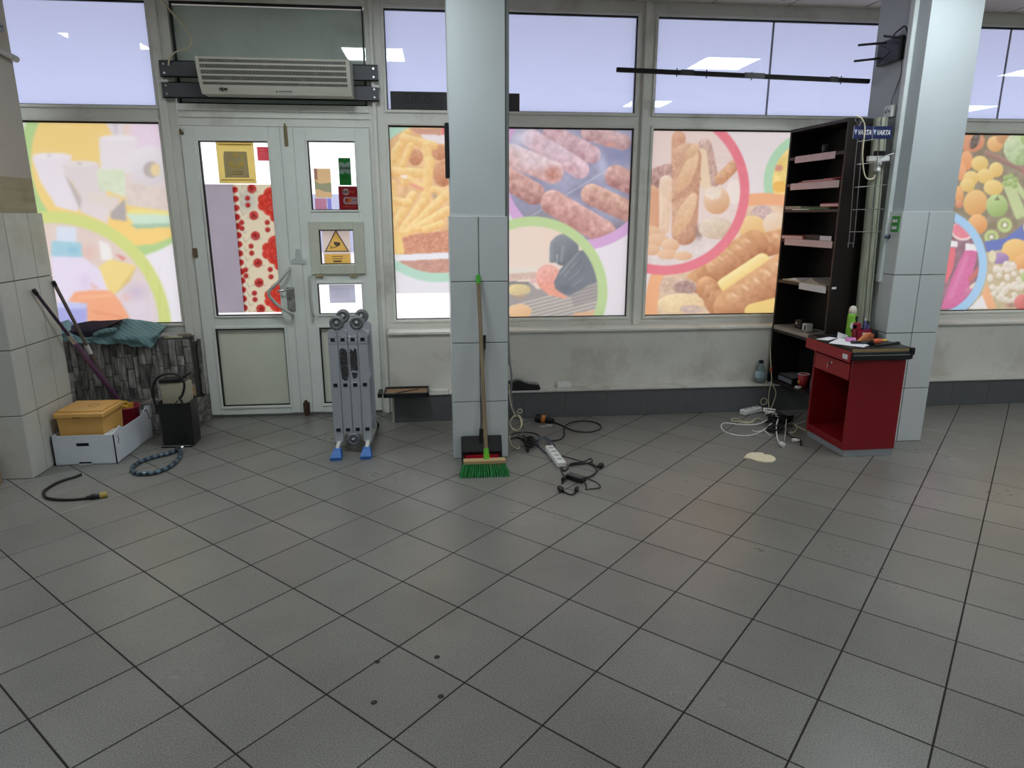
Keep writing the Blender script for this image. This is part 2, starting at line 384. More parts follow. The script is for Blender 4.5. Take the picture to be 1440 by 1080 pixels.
for a in range(5):
    y = 5.085
    while y < 5.42:
        ln = min(R.uniform(.06, .15), 5.43 - y); share('stone', smh, sl, (-1.845, y + ln / 2, .021 + a * .04), 0, (.02, ln - .003, .037)); y += ln
x = -3.65
while x < -1.86:
    wd = min(R.uniform(.08, .16), -1.845 - x)
    if wd < .012: break
    for yy, d in ((5.11, .05), (5.165, .055), (5.225, .06)): share('stone', smh, sl, (x + wd / 2, yy + .01, .2), 0, (wd - .003, d - .003, .016))
    x += wd

# ---------------------------------------------------------------- outside
struct('ground_outside', MB().box(-40, 40, 5.62, 60, -.3, -.12), M('pale pavement', (225, 216, 216), .8, var=.04, vs=1), 'pale pavement outside the shop')
struct('wall_outside', MB().box(-40, 40, 33, 34, -.12, 2.5), M('pale distant wall', (178, 180, 205), .8), 'long pale wall across the street')
struct('trim_shade_slab', MB().box(XL, XR, 5.62, 6.7, 3.15, 3.25), M('shade slab', (170, 165, 160), .8), 'unseen slab added over the shop front to shade the foil tops')  # unseen slab added to darken the top of the foil panes
struct('wall_over_windows', MB().box(XL, XR, 5.5, 5.62, 3.08, 3.4), PLAST, 'strip of wall above the shop windows')

# ---------------------------------------------------------------- print painter
def vnoise(x, y, seed):
    r = np.random.RandomState(seed).rand(64, 64); xi = np.floor(x).astype(int); yi = np.floor(y).astype(int); fx_, fy_ = x - xi, y - yi
    fx_ = fx_ * fx_ * (3 - 2 * fx_); fy_ = fy_ * fy_ * (3 - 2 * fy_)
    g = lambda a, b: r[a % 64, b % 64]
    return (g(xi, yi) * (1 - fx_) + g(xi + 1, yi) * fx_) * (1 - fy_) + (g(xi, yi + 1) * (1 - fx_) + g(xi + 1, yi + 1) * fx_) * fy_
def A(c): return np.array(c, float) / 255
class Paint:
    def __init__(s, U, V, bg): s.U, s.V = U, V; s.c = np.tile(A(bg), (len(U), 1)); s.at(0, 0, 1)
    def at(s, x0, y0, k): s.x = (s.U - x0) * k; s.y = (s.V - y0) * k; s.k = k; return s
    def over(s, m, col):
        m = np.clip(m, 0, 1)[:, None]; s.c = s.c * (1 - m) + col * m
    def tex(s, col, amp, sc, seed, al=1):
        if not amp: return col
        n = vnoise(s.x / sc, s.y / sc, seed) * .6 + vnoise(s.x / sc * 2.1, s.y / sc * 2.1, seed + 1) * .4 - .5
        return np.clip(col + n[:, None] * amp * 2, 0, 1)
    def ell(s, cx, cy, a, b, col, ang=0, hi=None, lo=None, soft=1.2, amp=0, sc=12, seed=5, alpha=1, clip=None):
        t = math.radians(ang); dx, dy = s.x - cx, s.y - cy; X = (dx * math.cos(t) + dy * math.sin(t)) / a; Y = (-dx * math.sin(t) + dy * math.cos(t)) / b
        d = np.hypot(X, Y); m = np.clip((1 - d) * min(a, b) / (soft if soft > 2 else soft * s.k / 2), 0, 1) * alpha
        if clip is not None: m = m * clip
        C = A(col)[None, :] * np.ones((len(d), 1))
        if hi or lo:
            sh = np.clip(.5 - .5 * (dy / max(a, b) * .8 + dx / max(a, b) * .35), 0, 1)[:, None]; C = A(lo or col) * (1 - sh) + A(hi or col) * sh
        s.over(m, s.tex(C, amp, sc, seed))
    def disc(s, cx, cy, r, col, **k): s.ell(cx, cy, r, r, col, **k)
    def ringm(s, cx, cy, r): return np.clip((r - np.hypot(s.x - cx, s.y - cy)) / (.6 * s.k), 0, 1)
    def cap(s, x1, y1, x2, y2, r, col, hi=None, lo=None, amp=0, sc=12, seed=9, soft=1.2, alpha=1, clip=None, r2=None):
        dx, dy = x2 - x1, y2 - y1; l = math.hypot(dx, dy) or 1e-6; t = np.clip(((s.x - x1) * dx + (s.y - y1) * dy) / l / l, 0, 1)
        px, py = s.x - x1 - t * dx, s.y - y1 - t * dy; d = np.hypot(px, py); rr = r + ((r2 or r) - r) * t
        m = np.clip((rr - d) / (soft if soft > 2 else soft * s.k / 2), 0, 1) * alpha
        if clip is not None: m = m * clip
        C = A(col)[None, :] * np.ones((len(d), 1))
        if hi or lo:
            sh = np.clip(.5 - .5 * (py * .9 + px * .35) / rr, 0, 1)[:, None]; C = A(lo or col) * (1 - sh) + A(hi or col) * sh
        s.over(m, s.tex(C, amp, sc, seed))
    def poly(s, pts, col, amp=0, sc=12, seed=3, alpha=1, clip=None):
        ins = np.zeros(len(s.x), bool); n = len(pts)
        for i in range(n):
            (x1, y1), (x2, y2) = pts[i], pts[(i + 1) % n]
            if y1 == y2: continue
            c = ((y1 > s.y) != (y2 > s.y)) & (s.x < (x2 - x1) * (s.y - y1) / (y2 - y1) + x1); ins ^= c
        m = ins * alpha
        if clip is not None: m = m * clip
        s.over(m.astype(float), s.tex(A(col)[None, :] * np.ones((len(s.x), 1)), amp, sc, seed))
def film(name, x0, x1, z0, z1, painter, parent, mat, y, cell=.006):
    nx, nz = max(2, int((x1 - x0) / cell)), max(2, int((z1 - z0) / cell))
    gx, gz = np.meshgrid(np.linspace(x0, x1, nx + 1), np.linspace(z0, z1, nz + 1), indexing='ij')
    P = np.stack([gx.ravel(), np.full(gx.size, y), gz.ravel()], 1); U, V = proj(P)
    col = painter(U, V, gx.ravel(), gz.ravel()) if callable(painter) else np.tile(A(painter), (len(U), 1))
    me = bpy.data.meshes.new(name); sh = WL.get(parent.name, Vector((0, 0, 0))) if parent else Vector((0, 0, 0))
    me.vertices.add(len(P)); me.vertices.foreach_set('co', (P - np.array(sh)).ravel())
    i, j = np.meshgrid(np.arange(nx), np.arange(nz), indexing='ij'); a = (i * (nz + 1) + j).ravel()
    q = np.stack([a, a + nz + 1, a + nz + 2, a + 1], 1); me.loops.add(q.size); me.loops.foreach_set('vertex_index', q.ravel())
    me.polygons.add(len(q)); me.polygons.foreach_set('loop_start', np.arange(len(q)) * 4); me.update(calc_edges=True)
    if callable(painter):
        g = col.reshape(nx + 1, nz + 1, 3)
        for _ in range(3 if painter is paint1 else 1):
            for ax in (0, 1):
                q_ = np.pad(g, [(1, 1) if k == ax else (0, 0) for k in range(3)], mode='edge'); g = .25 * np.take(q_, range(0, g.shape[ax]), ax) + .5 * g + .25 * np.take(q_, range(2, g.shape[ax] + 2), ax)
        col = g.reshape(-1, 3)
    if mat is FILM: col = col * .84 + .16 * A((232, 224, 226))  # pale haze mixed into the print colours
    at = me.color_attributes.new('Col', 'FLOAT_COLOR', 'POINT'); c = np.clip(col, 0, 1); l = np.where(c <= .04045, c / 12.92, ((c + .055) / 1.055) ** 2.4)
    at.data.foreach_set('color', np.concatenate([l, np.ones((len(l), 1))], 1).astype(np.float32).ravel()); me.materials.append(mat)
    o = bpy.data.objects.new(name, me); COL.objects.link(o)
    if parent: o.parent = parent
    WL[o.name] = sh; return o

def paint1(U, V, X, Z):
    p = Paint(U, V, (238, 232, 234)).at(0, 160, 3.6)
    p.disc(600, 230, 505, (172, 208, 128)); big = p.ringm(600, 230, 445)
    p.disc(600, 230, 445, (243, 208, 118))
    p.ell(800, 90, 260, 230, (234, 212, 226), soft=120, clip=big); p.ell(760, 330, 240, 160, (226, 210, 206), soft=90, clip=big)
    p.poly([(525, 30), (632, 30), (618, 128), (585, 128)], (226, 216, 218)); p.poly([(570, 30), (590, 30), (596, 128), (588, 128)], (205, 196, 200))
    p.poly([(500, 122), (695, 122), (690, 300), (512, 300)], (232, 224, 224)); p.ell(598, 122, 97, 16, (240, 234, 234))
    p.poly([(160, 218), (365, 210), (340, 300), (412, 470), (390, 496), (285, 470), (205, 345)], (233, 224, 226)); p.ell(262, 213, 102, 17, (240, 232, 232)); p.ell(248, 212, 14, 5, (190, 180, 172))
    p.poly([(310, 262), (500, 250), (520, 330), (560, 480), (548, 556), (408, 490), (415, 430)], (224, 212, 208)); p.poly([(320, 290), (415, 430), (405, 490)], (190, 178, 170)); p.ell(405, 252, 95, 16, (232, 222, 218)); p.ell(402, 252, 16, 5, (180, 168, 160))
    p.poly([(490, 280), (630, 282), (638, 420), (500, 380)], (220, 230, 196), amp=.05, sc=10)
    for k in range(6): p.cap(500, 296 + k * 18, 626, 300 + k * 18, 2.5, (192, 206, 160))
    p.disc(755, 262, 102, (228, 220, 220), hi=(238, 232, 232), lo=(212, 204, 204)); p.ell(768, 283, 44, 42, (182, 170, 162)); p.ell(786, 283, 26, 34, (234, 208, 150))
    p.poly([(440, 390), (605, 425), (600, 505), (450, 455)], (226, 212, 198)); p.poly([(412, 430), (560, 480), (548, 558), (405, 495)], (228, 214, 210))
    p.poly([(632, 350), (858, 372), (862, 494), (640, 462)], (222, 206, 192), amp=.04, sc=25); p.poly([(560, 500), (632, 430), (642, 548), (562, 532)], (172, 162, 158))
    p.poly([(545, 530), (680, 550), (885, 575), (886, 620), (780, 660), (680, 668), (560, 600)], (250, 208, 112))
    p.poly([(668, 480), (868, 495), (868, 512), (640, 506)], (240, 226, 132)); p.poly([(635, 505), (872, 512), (874, 560), (690, 574)], (206, 230, 200)); p.poly([(660, 560), (874, 552), (874, 572), (690, 582)], (160, 196, 160))
    lo = p.ringm(260, 1100, 548); p.disc(260, 1100, 608, (208, 217, 118)); p.disc(260, 1100, 548, (226, 204, 190))
    p.ell(700, 1000, 260, 260, (226, 214, 228), soft=300, clip=lo); p.ell(690, 900, 80, 60, (196, 174, 200), soft=80, clip=lo); p.ell(640, 930, 40, 30, (232, 180, 170), soft=40, clip=lo)
    p.ell(450, 700, 60, 60, (226, 180, 165), soft=80, clip=lo)
    p.poly([(285, 570), (388, 575), (386, 655), (285, 650)], (216, 226, 236)); p.poly([(262, 642), (410, 652), (418, 728), (258, 720)], (158, 204, 216)); p.ell(370, 690, 40, 24, (120, 176, 208), soft=30, alpha=.8)
    p.poly([(252, 722), (420, 726), (520, 800), (556, 905), (440, 965), (290, 965)], (232, 220, 236)); p.ell(430, 850, 40, 60, (214, 186, 220), soft=60, alpha=.8); p.poly([(450, 850), (505, 880), (470, 890)], (232, 190, 180))
    p.poly([(500, 640), (555, 660), (570, 740), (515, 740)], (240, 236, 228)); p.poly([(580, 705), (640, 730), (620, 745)], (226, 130, 120), clip=lo); p.poly([(500, 772), (560, 735), (690, 770), (580, 915), (545, 892)], (242, 214, 124)); p.poly([(580, 915), (690, 770), (660, 845)], (222, 190, 110))
    p.poly([(288, 955), (440, 960), (442, 1075), (285, 1075)], (166, 166, 226)); p.poly([(288, 955), (440, 958), (440, 985), (288, 985)], (196, 200, 240))
    p.poly([(345, 950), (378, 902), (470, 892), (560, 895), (610, 950), (655, 1030), (640, 1075), (445, 1075), (440, 960)], (250, 166, 118)); p.cap(400, 930, 560, 920, 8, (255, 190, 140), alpha=.7); p.cap(470, 1000, 620, 1030, 8, (240, 140, 96), alpha=.6)
    return p.c
def paint2a(U, V, X, Z):
    p = Paint(U, V, (232, 228, 230)).at(540, 170, 3.724)
    p.disc(290, 400, 446, (176, 216, 190)); cl = p.ringm(290, 400, 398); p.disc(290, 400, 398, (238, 188, 132), amp=.09, sc=40)
    p.poly([(190, 70), (340, 70), (340, 125), (220, 110)], (238, 226, 222), clip=cl); p.poly([(300, 30), (340, 30), (340, 76), (305, 72)], (228, 112, 116)); p.poly([(130, 40), (300, 40), (300, 75), (180, 70)], (206, 150, 122))
    for cx, cy, a, b in ((290, 165, 45, 42), (310, 275, 55, 70), (165, 190, 40, 45), (60, 230, 30, 40)): p.ell(cx, cy, a, b, (206, 138, 96), hi=(226, 168, 120), lo=(186, 112, 76), amp=.1, sc=10, clip=cl)
    fr = [(120, 60, 40, 240, 24), (100, 90, 260, 130, 24), (60, 160, 110, 320, 24), (30, 265, 210, 275, 26), (40, 330, 60, 470, 24), (225, 130, 235, 260, 25), (240, 210, 208, 470, 26), (120, 300, 190, 350, 22), (150, 390, 60, 540, 26), (200, 430, 95, 580, 24), (260, 360, 340, 390, 22), (320, 390, 120, 590, 24), (330, 470, 180, 560, 26), (300, 540, 215, 570, 20), (50, 560, 85, 680, 26), (60, 420, 130, 430, 22), (50, 200, 80, 130, 22), (140, 130, 100, 230, 18)]
    for k, (a, b, c, d, r) in enumerate(fr): p.cap(a, b, c, d, r, (249, 212, 128), hi=(255, 230, 158), lo=(236, 172, 92), amp=.05, sc=14, seed=k, clip=cl)
    p.ell(265, 390, 16, 24, (130, 126, 130), soft=18, alpha=.7); p.ell(170, 345, 50, 9, (238, 150, 130), ang=25); p.ell(105, 292, 24, 8, (250, 238, 225), ang=15)
    p.poly([(95, 610), (180, 590), (250, 585), (345, 570), (345, 695), (105, 698)], (208, 138, 104), amp=.16, sc=7); p.poly([(50, 600), (80, 590), (110, 690), (60, 700)], (246, 206, 120))
    p.poly([(40, 702), (350, 688), (350, 720), (60, 735)], (236, 234, 236)); p.poly([(68, 735), (345, 722), (345, 792), (250, 798), (150, 785)], (196, 142, 122), amp=.08, sc=10, clip=cl)
    return p.c
def paint2b(U, V, X, Z):
    p = Paint(U, V, (230, 222, 224)).at(710, 170, 7.2)
    p.poly([(30, 600), (70, 600), (125, 975), (30, 1000)], (206, 228, 214)); p.disc(740, 470, 845, (208, 156, 204)); cl = p.ringm(740, 470, 742); p.disc(740, 470, 742, (140, 140, 166), amp=.1, sc=120)
    p.ell(1150, 330, 220, 180, (120, 126, 168), soft=200, clip=cl); p.ell(400, 1000, 400, 160, (128, 126, 134), soft=120, clip=cl); p.ell(1150, 1100, 200, 160, (118, 114, 124), soft=120, clip=cl)
    K = [(850, 120, 1190, 215, 85, (206, 160, 150), (226, 190, 186), (166, 116, 116)), (470, 125, 880, 340, 95, (200, 150, 150), (222, 186, 190), (176, 126, 132)), (260, 180, 760, 490, 98, (218, 182, 190), (232, 204, 210), (196, 148, 156)),
         (60, 345, 480, 520, 118, (224, 196, 196), (238, 216, 212), (198, 140, 132)), (10, 570, 290, 735, 118, (196, 132, 112), (228, 178, 160), (150, 92, 84)), (1130, 560, 1300, 640, 118, (190, 128, 112), (222, 172, 156), (160, 100, 98)),
         (880, 745, 1260, 920, 112, (206, 144, 122), (232, 184, 156), (160, 100, 90)), (480, 825, 1000, 1130, 128, (208, 140, 126), (236, 186, 170), (164, 98, 92))]
    p.cap(280, 955, 1012, 512, 5, (208, 210, 222), clip=cl)
    for k, (a, b, c, d, r, col, hi, lo) in enumerate(K): p.cap(a + 8 * math.sin(k), b, c, d, r, col, hi=hi, lo=lo, amp=.15, sc=44, seed=20 + k, clip=cl)
    p.ell(480, 530, 110, 100, (190, 112, 90), soft=60, amp=.2, sc=22, alpha=.75, clip=cl); p.ell(1060, 240, 70, 40, (226, 140, 110), soft=40, alpha=.7, clip=cl); p.ell(680, 480, 100, 60, (206, 140, 144), soft=80, amp=.12, sc=20, alpha=.6, clip=cl)
    p.ell(150, 170, 190, 190, (226, 222, 238), soft=190, alpha=.85, clip=cl); p.ell(985, 430, 70, 190, (206, 214, 240), ang=-10, soft=70, alpha=.6, clip=cl); p.ell(260, 420, 260, 130, (234, 222, 230), soft=150, alpha=.6, clip=cl); p.ell(520, 300, 260, 150, (222, 206, 220), soft=160, alpha=.45, clip=cl)
    p.at(710, 300, 7.2)
    p.disc(280, 790, 760, (180, 208, 134)); cl = p.ringm(280, 790, 662); p.disc(280, 790, 662, (234, 210, 188)); p.ell(500, 260, 220, 160, (238, 204, 176), soft=200, alpha=.8, clip=cl)
    p.poly([(30, 700), (260, 700), (330, 770), (560, 740), (950, 690), (960, 780), (950, 1000), (900, 1100), (30, 1100)], (150, 142, 136), clip=cl)
    for k in range(16):
        y = 770 + k * 36; p.cap(60, y + 170, 960, y - 60, 7, (226, 212, 190), alpha=.95 if k < 9 else .7, clip=cl)
    p.poly([(640, 760), (950, 640), (950, 860), (700, 950)], (120, 116, 114), alpha=.45, clip=cl)
    p.cap(30, 590, 280, 585, 45, (226, 216, 196), clip=cl); p.cap(30, 650, 300, 625, 36, (206, 172, 152), amp=.08, sc=16, clip=cl); p.poly([(30, 690), (250, 690), (230, 720), (30, 715)], (120, 112, 108), clip=cl)
    p.ell(140, 775, 125, 62, (228, 206, 132), hi=(240, 222, 150), lo=(190, 160, 110), amp=.08, sc=14, clip=cl); p.ell(150, 850, 100, 26, (170, 140, 110), soft=20, clip=cl); p.ell(150, 990, 125, 75, (240, 192, 138), hi=(246, 206, 156), lo=(226, 164, 104), clip=cl); p.poly([(700, 1010), (930, 980), (930, 1080), (680, 1060)], (226, 172, 128), clip=cl)
    g = dict(clip=cl)
    p.ell(600, 370, 150, 165, (100, 106, 110), hi=(128, 134, 138), lo=(76, 82, 86), **g); p.cap(490, 300, 480, 470, 34, (116, 122, 126), hi=(150, 156, 160), lo=(84, 90, 94), **g); p.cap(590, 340, 570, 480, 24, (146, 152, 156), alpha=.6, soft=20, **g); p.cap(530, 420, 522, 540, 5, (226, 224, 216), **g)
    p.ell(440, 650, 128, 135, (236, 152, 132), hi=(242, 176, 158), lo=(224, 128, 104), amp=.1, sc=18, **g); p.poly([(340, 740), (520, 700), (560, 800), (640, 850), (590, 862), (450, 830)], (238, 150, 122), amp=.06, **g); p.ell(290, 680, 36, 32, (226, 176, 168), **g)
    p.poly([(500, 690), (560, 565), (650, 470), (760, 375), (810, 380), (900, 520), (935, 690), (860, 720), (740, 790), (640, 838), (560, 800), (505, 760)], (98, 104, 110), **g)
    for a, b, c, d, r in ((560, 620, 740, 400, 16), (600, 640, 720, 500, 14), (650, 680, 760, 580, 14), (680, 740, 800, 650, 12)): p.cap(a, b, c, d, r, (160, 164, 164), soft=22, alpha=.75, **g)
    p.ell(620, 760, 90, 60, (80, 88, 98), soft=60, **g); p.cap(660, 580, 780, 470, 8, (70, 76, 80), soft=12, **g); p.cap(640, 700, 800, 560, 8, (70, 76, 80), soft=12, **g)
    p.c = p.c * .93 + .07 * A((230, 222, 224)); return p.c  # pale haze laid over the grill print
def paint3(U, V, X, Z):
    p = Paint(U, V, (230, 218, 214)).at(880, 160, 3.6)
    p.disc(965, 350, 268, (168, 212, 168)); g = p.ringm(965, 350, 224); p.disc(965, 350, 224, (244, 212, 120), amp=.1, sc=40); p.ell(775, 275, 22, 18, (214, 140, 110), clip=g); p.ell(780, 370, 40, 30, (240, 180, 80), clip=g)
    p.ell(700, 1000, 605, 600, (240, 168, 116)); o = p.ringm(700, 1000, 545); p.disc(700, 1000, 540, (226, 192, 156), amp=.08, sc=40)
    p.ell(690, 520, 60, 60, (206, 174, 164), amp=.14, sc=9, clip=o); p.ell(640, 575, 70, 62, (236, 196, 128), hi=(246, 212, 150), lo=(224, 166, 90), clip=o); p.ell(755, 560, 62, 60, (234, 208, 178), hi=(242, 222, 196), lo=(222, 176, 130), clip=o)
    cz = dict(amp=.08, sc=44, clip=o)
    def croissant(x1, y1, x2, y2, r, n, sd):
        L_ = math.hypot(x2 - x1, y2 - y1); an = math.degrees(math.atan2(y2 - y1, x2 - x1))
        p.cap(x1, y1, x2, y2, r, (198, 124, 74), hi=(226, 168, 112), lo=(160, 92, 54), seed=sd, **cz)
        for k in range(n):
            t = (k + .5) / n; rr = r * (1.08 - .5 * abs(t - .5)); p.ell(x1 + (x2 - x1) * t, y1 + (y2 - y1) * t, rr, L_ / n * .62, (210, 138, 84), ang=an + 72, hi=(240, 190, 134), lo=(160, 90, 52), amp=.07, sc=22, seed=sd + k, soft=9, clip=o)
            p.ell(x1 + (x2 - x1) * t - r * .2, y1 + (y2 - y1) * t - r * .45, r * .3, L_ / n * .16, (250, 222, 186), ang=an + 72, soft=9, alpha=.6, clip=o)
    croissant(360, 850, 600, 720, 58, 4, 41); croissant(600, 690, 800, 640, 62, 4, 47); croissant(430, 810, 650, 660, 74, 5, 53)
    p.cap(500, 870, 690, 745, 40, (250, 222, 134), hi=(252, 232, 160), lo=(240, 196, 104), clip=o); croissant(410, 880, 480, 990, 58, 3, 59); croissant(540, 980, 820, 790, 96, 5, 61)
    p.cap(640, 1000, 800, 960, 40, (244, 206, 116), clip=o); p.ell(250, 870, 110, 45, (214, 180, 152), amp=.12, sc=14, clip=o); p.ell(300, 880, 60, 36, (172, 136, 124), amp=.14, sc=10, clip=o); p.ell(280, 960, 120, 52, (242, 218, 164), hi=(250, 230, 182), lo=(228, 184, 130), amp=.06, clip=o); p.ell(330, 990, 60, 22, (206, 176, 160), amp=.12, sc=9, clip=o)
    p.disc(195, 385, 432, (230, 112, 124)); r = p.ringm(195, 385, 384); p.disc(195, 385, 384, (230, 206, 194)); p.ell(300, 690, 340, 80, (224, 208, 200), amp=.05, sc=30, clip=r)
    b = dict(clip=r)
    p.cap(268, 120, 262, 320, 36, (214, 156, 118), hi=(228, 180, 142), lo=(190, 126, 92), amp=.06, **b); p.cap(160, 330, 215, 310, 58, (176, 132, 116), hi=(200, 160, 146), lo=(142, 100, 90), amp=.2, sc=8, **b); p.cap(400, 160, 440, 340, 36, (206, 170, 150), hi=(224, 192, 176), lo=(176, 132, 112), amp=.16, sc=8, **b); p.cap(385, 200, 405, 360, 26, (234, 204, 166), **b)
    p.cap(206, 345, 184, 580, 36, (236, 208, 178), hi=(242, 220, 196), lo=(222, 176, 136), amp=.05, **b); p.cap(130, 400, 130, 560, 40, (226, 164, 124), hi=(236, 186, 146), lo=(204, 132, 92), **b)
    p.ell(548, 395, 38, 66, (238, 222, 208), **b); p.cap(480, 330, 550, 260, 30, (216, 156, 108), hi=(232, 184, 138), lo=(190, 126, 84), amp=.1, sc=9, **b); p.ell(460, 440, 68, 70, (228, 178, 130), hi=(240, 212, 180), lo=(208, 146, 96), **b); p.ell(440, 400, 50, 42, (236, 216, 192), amp=.07, sc=6, soft=14, **b)
    p.cap(310, 220, 296, 600, 74, (212, 158, 118), hi=(228, 186, 150), lo=(178, 116, 84), amp=.08, sc=10, r2=66, **b)
    for cx, cy, a_, b_, an in ((312, 300, 120, 36, -66), (298, 510, 125, 38, -64), (336, 190, 50, 24, -50)): p.ell(cx, cy, a_, b_, (232, 190, 144), ang=an, hi=(242, 208, 166), lo=(206, 150, 104), amp=.06, sc=10, **b)
    p.cap(372, 330, 240, 440, 12, (196, 142, 110), amp=.1, sc=7, **b); p.ell(370, 600, 30, 50, (140, 110, 96), soft=20, alpha=.8, **b)
    p.ell(458, 580, 92, 56, (226, 204, 174), hi=(240, 224, 200), lo=(190, 158, 126), amp=.06, **b)
    for x, y, a, c in ((120, 600, 60, 36), (160, 640, 60, 34), (225, 665, 48, 34), (130, 690, 46, 28), (210, 712, 55, 26), (290, 720, 50, 24)): p.ell(x, y, a, c, (238, 192, 146), hi=(246, 212, 174), lo=(212, 150, 104), **b)
    return p.c
def paint4(U, V, X, Z):
    p = Paint(U, V, (126, 112, 82)).at(1310, 170, 3.857); p.c = p.tex(p.c, .08, 30, 3)
    O = (236, 158, 78); OH = (246, 186, 110); OL = (206, 120, 52)
    def fruit(x, y, a, b, c, h_, l, **k): p.ell(x, y, a, b, c, hi=h_, lo=l, **k)
    fruit(215, 110, 75, 60, (226, 140, 90), (236, 166, 116), (200, 110, 70)); p.ell(235, 110, 24, 48, (90, 76, 66), ang=25, amp=.25, sc=7); fruit(345, 125, 45, 45, (240, 176, 92), (250, 204, 130), (214, 140, 62)); fruit(390, 90, 40, 36, (206, 140, 82), (220, 160, 100), (180, 112, 64))
    fruit(190, 215, 36, 55, (238, 150, 84), (242, 172, 112), (226, 128, 62)); fruit(160, 275, 30, 50, (238, 150, 90), (244, 176, 120), (226, 132, 70))
    Y = (240, 200, 96); YH = (248, 220, 136); YL = (214, 164, 62)
    for x, y, a, b in ((262, 232, 48, 44), (350, 265, 40, 42), (292, 300, 48, 42), (215, 310, 44, 40), (195, 348, 42, 38), (335, 362, 54, 44)): fruit(x, y, a, b, Y, YH, YL)
    fruit(238, 445, 66, 74, (232, 172, 82), (242, 196, 114), (206, 132, 58), ang=20); fruit(250, 560, 54, 56, O, OH, OL); fruit(150, 400, 26, 50, (232, 150, 86), OH, OL); fruit(150, 450, 22, 24, (214, 130, 84), (230, 160, 110), (190, 100, 60))
    p.cap(300, 175, 510, 270, 16, (150, 104, 86), hi=(178, 132, 112), lo=(112, 76, 64)); fruit(480, 150, 90, 92, (186, 210, 146), (214, 226, 178), (140, 172, 100), amp=.1, sc=18)
    for a, b, c, d in ((420, 310, 500, 510), (400, 340, 470, 520), (450, 330, 520, 430)): p.cap(a, b, c, d, 17, (190, 206, 130), hi=(214, 224, 164), lo=(150, 170, 90))
    for x, y in ((405, 310), (430, 300), (455, 320), (400, 340), (425, 340), (450, 350)): p.ell(x, y, 18, 16, (152, 180, 88), hi=(176, 200, 112), lo=(112, 142, 60), amp=.1, sc=6)
    fruit(355, 460, 60, 64, (160, 194, 96), (194, 216, 134), (118, 152, 60)); p.ell(356, 425, 16, 8, (92, 112, 56)); p.cap(354, 425, 360, 405, 3, (80, 70, 50))
    for x, y, r in ((397, 565, 45), (325, 630, 44)): p.disc(x, y, r, (150, 130, 84)); p.disc(x, y, r - 5, (176, 198, 110)); p.disc(x, y, r * .5, (140, 140, 84), amp=.2, sc=5); p.disc(x, y, r * .28, (232, 232, 206))
    p.ell(120, 700, 190, 190, (120, 82, 92), alpha=0)
    p.poly([(285, 655), (400, 635), (470, 585), (530, 530), (700, 380), (760, 420), (560, 610), (430, 690), (300, 714)], (78, 94, 168))
    p.poly([(296, 712), (430, 690), (560, 610), (760, 420), (760, 1100), (200, 1100)], (190, 168, 122), amp=.06, sc=20)
    fruit(455, 700, 75, 62, (240, 184, 84), (248, 204, 118), (220, 150, 60)); fruit(500, 770, 50, 50, (236, 164, 70), OH, OL); fruit(370, 745, 52, 32, (150, 110, 168), (190, 150, 200), (110, 76, 130)); p.ell(330, 735, 22, 36, (222, 210, 160))
    for k in range(60):
        a = rng.rand() * 6.28; r = rng.rand() ** .5; p.ell(415 + 105 * r * math.cos(a), 880 + 110 * r * math.sin(a), 17, 16, (228, 216, 194), hi=(242, 232, 214), lo=(204, 188, 160))
    fruit(490, 985, 44, 44, (222, 96, 84), (236, 130, 116), (190, 66, 60)); p.ell(430, 1000, 40, 20, (150, 90, 84), soft=20); p.poly([(270, 950), (300, 880), (352, 1015), (300, 1020)], (238, 162, 104)); p.poly([(200, 1020), (275, 945), (305, 1020)], (232, 224, 220))
    p.ell(10, 780, 292, 310, (146, 194, 228)); cl = np.clip((1 - np.hypot((p.x - 10) / 248, (p.y - 780) / 262)) * 80, 0, 1); p.ell(10, 780, 248, 262, (128, 86, 96), amp=.08, sc=30)
    g = dict(clip=cl); p.ell(165, 600, 62, 50, (238, 214, 200), ang=15, **g); p.ell(165, 596, 54, 42, (226, 110, 124), ang=15, amp=.08, sc=8, **g)
    p.poly([(180, 700), (250, 705), (222, 840), (160, 1020), (50, 1020), (110, 850)], (206, 84, 138), amp=.05, **g); p.cap(190, 740, 100, 960, 20, (226, 130, 172), soft=24, alpha=.7, **g); p.poly([(183, 662), (246, 672), (248, 705), (184, 702)], (234, 230, 226), **g)
    p.poly([(95, 685), (132, 690), (118, 800), (80, 880), (70, 880)], (222, 88, 96), **g); p.poly([(105, 648), (142, 655), (138, 686), (102, 682)], (234, 228, 226), **g); fruit(215, 940, 40, 46, (200, 80, 120), (222, 124, 156), (150, 50, 90), **g); p.cap(210, 860, 260, 800, 14, (190, 90, 80), **g); p.ell(235, 890, 36, 14, (232, 206, 180), ang=-30, **g)
    # further fruit beyond the edge of the picture
    for k in range(70): 
        x, y = 520 + rng.rand() * 500, rng.rand() * 1000; fruit(x, y, 40 + rng.rand() * 25, 40 + rng.rand() * 20, *[(Y, YH, YL), (O, OH, OL), ((160, 194, 96), (194, 216, 134), (118, 152, 60)), ((206, 72, 66), (226, 120, 110), (160, 44, 44))][k % 4])
    p.c = p.c * .88 + .12 * A((232, 226, 222)); return p.c  # pale haze laid over the fruit print

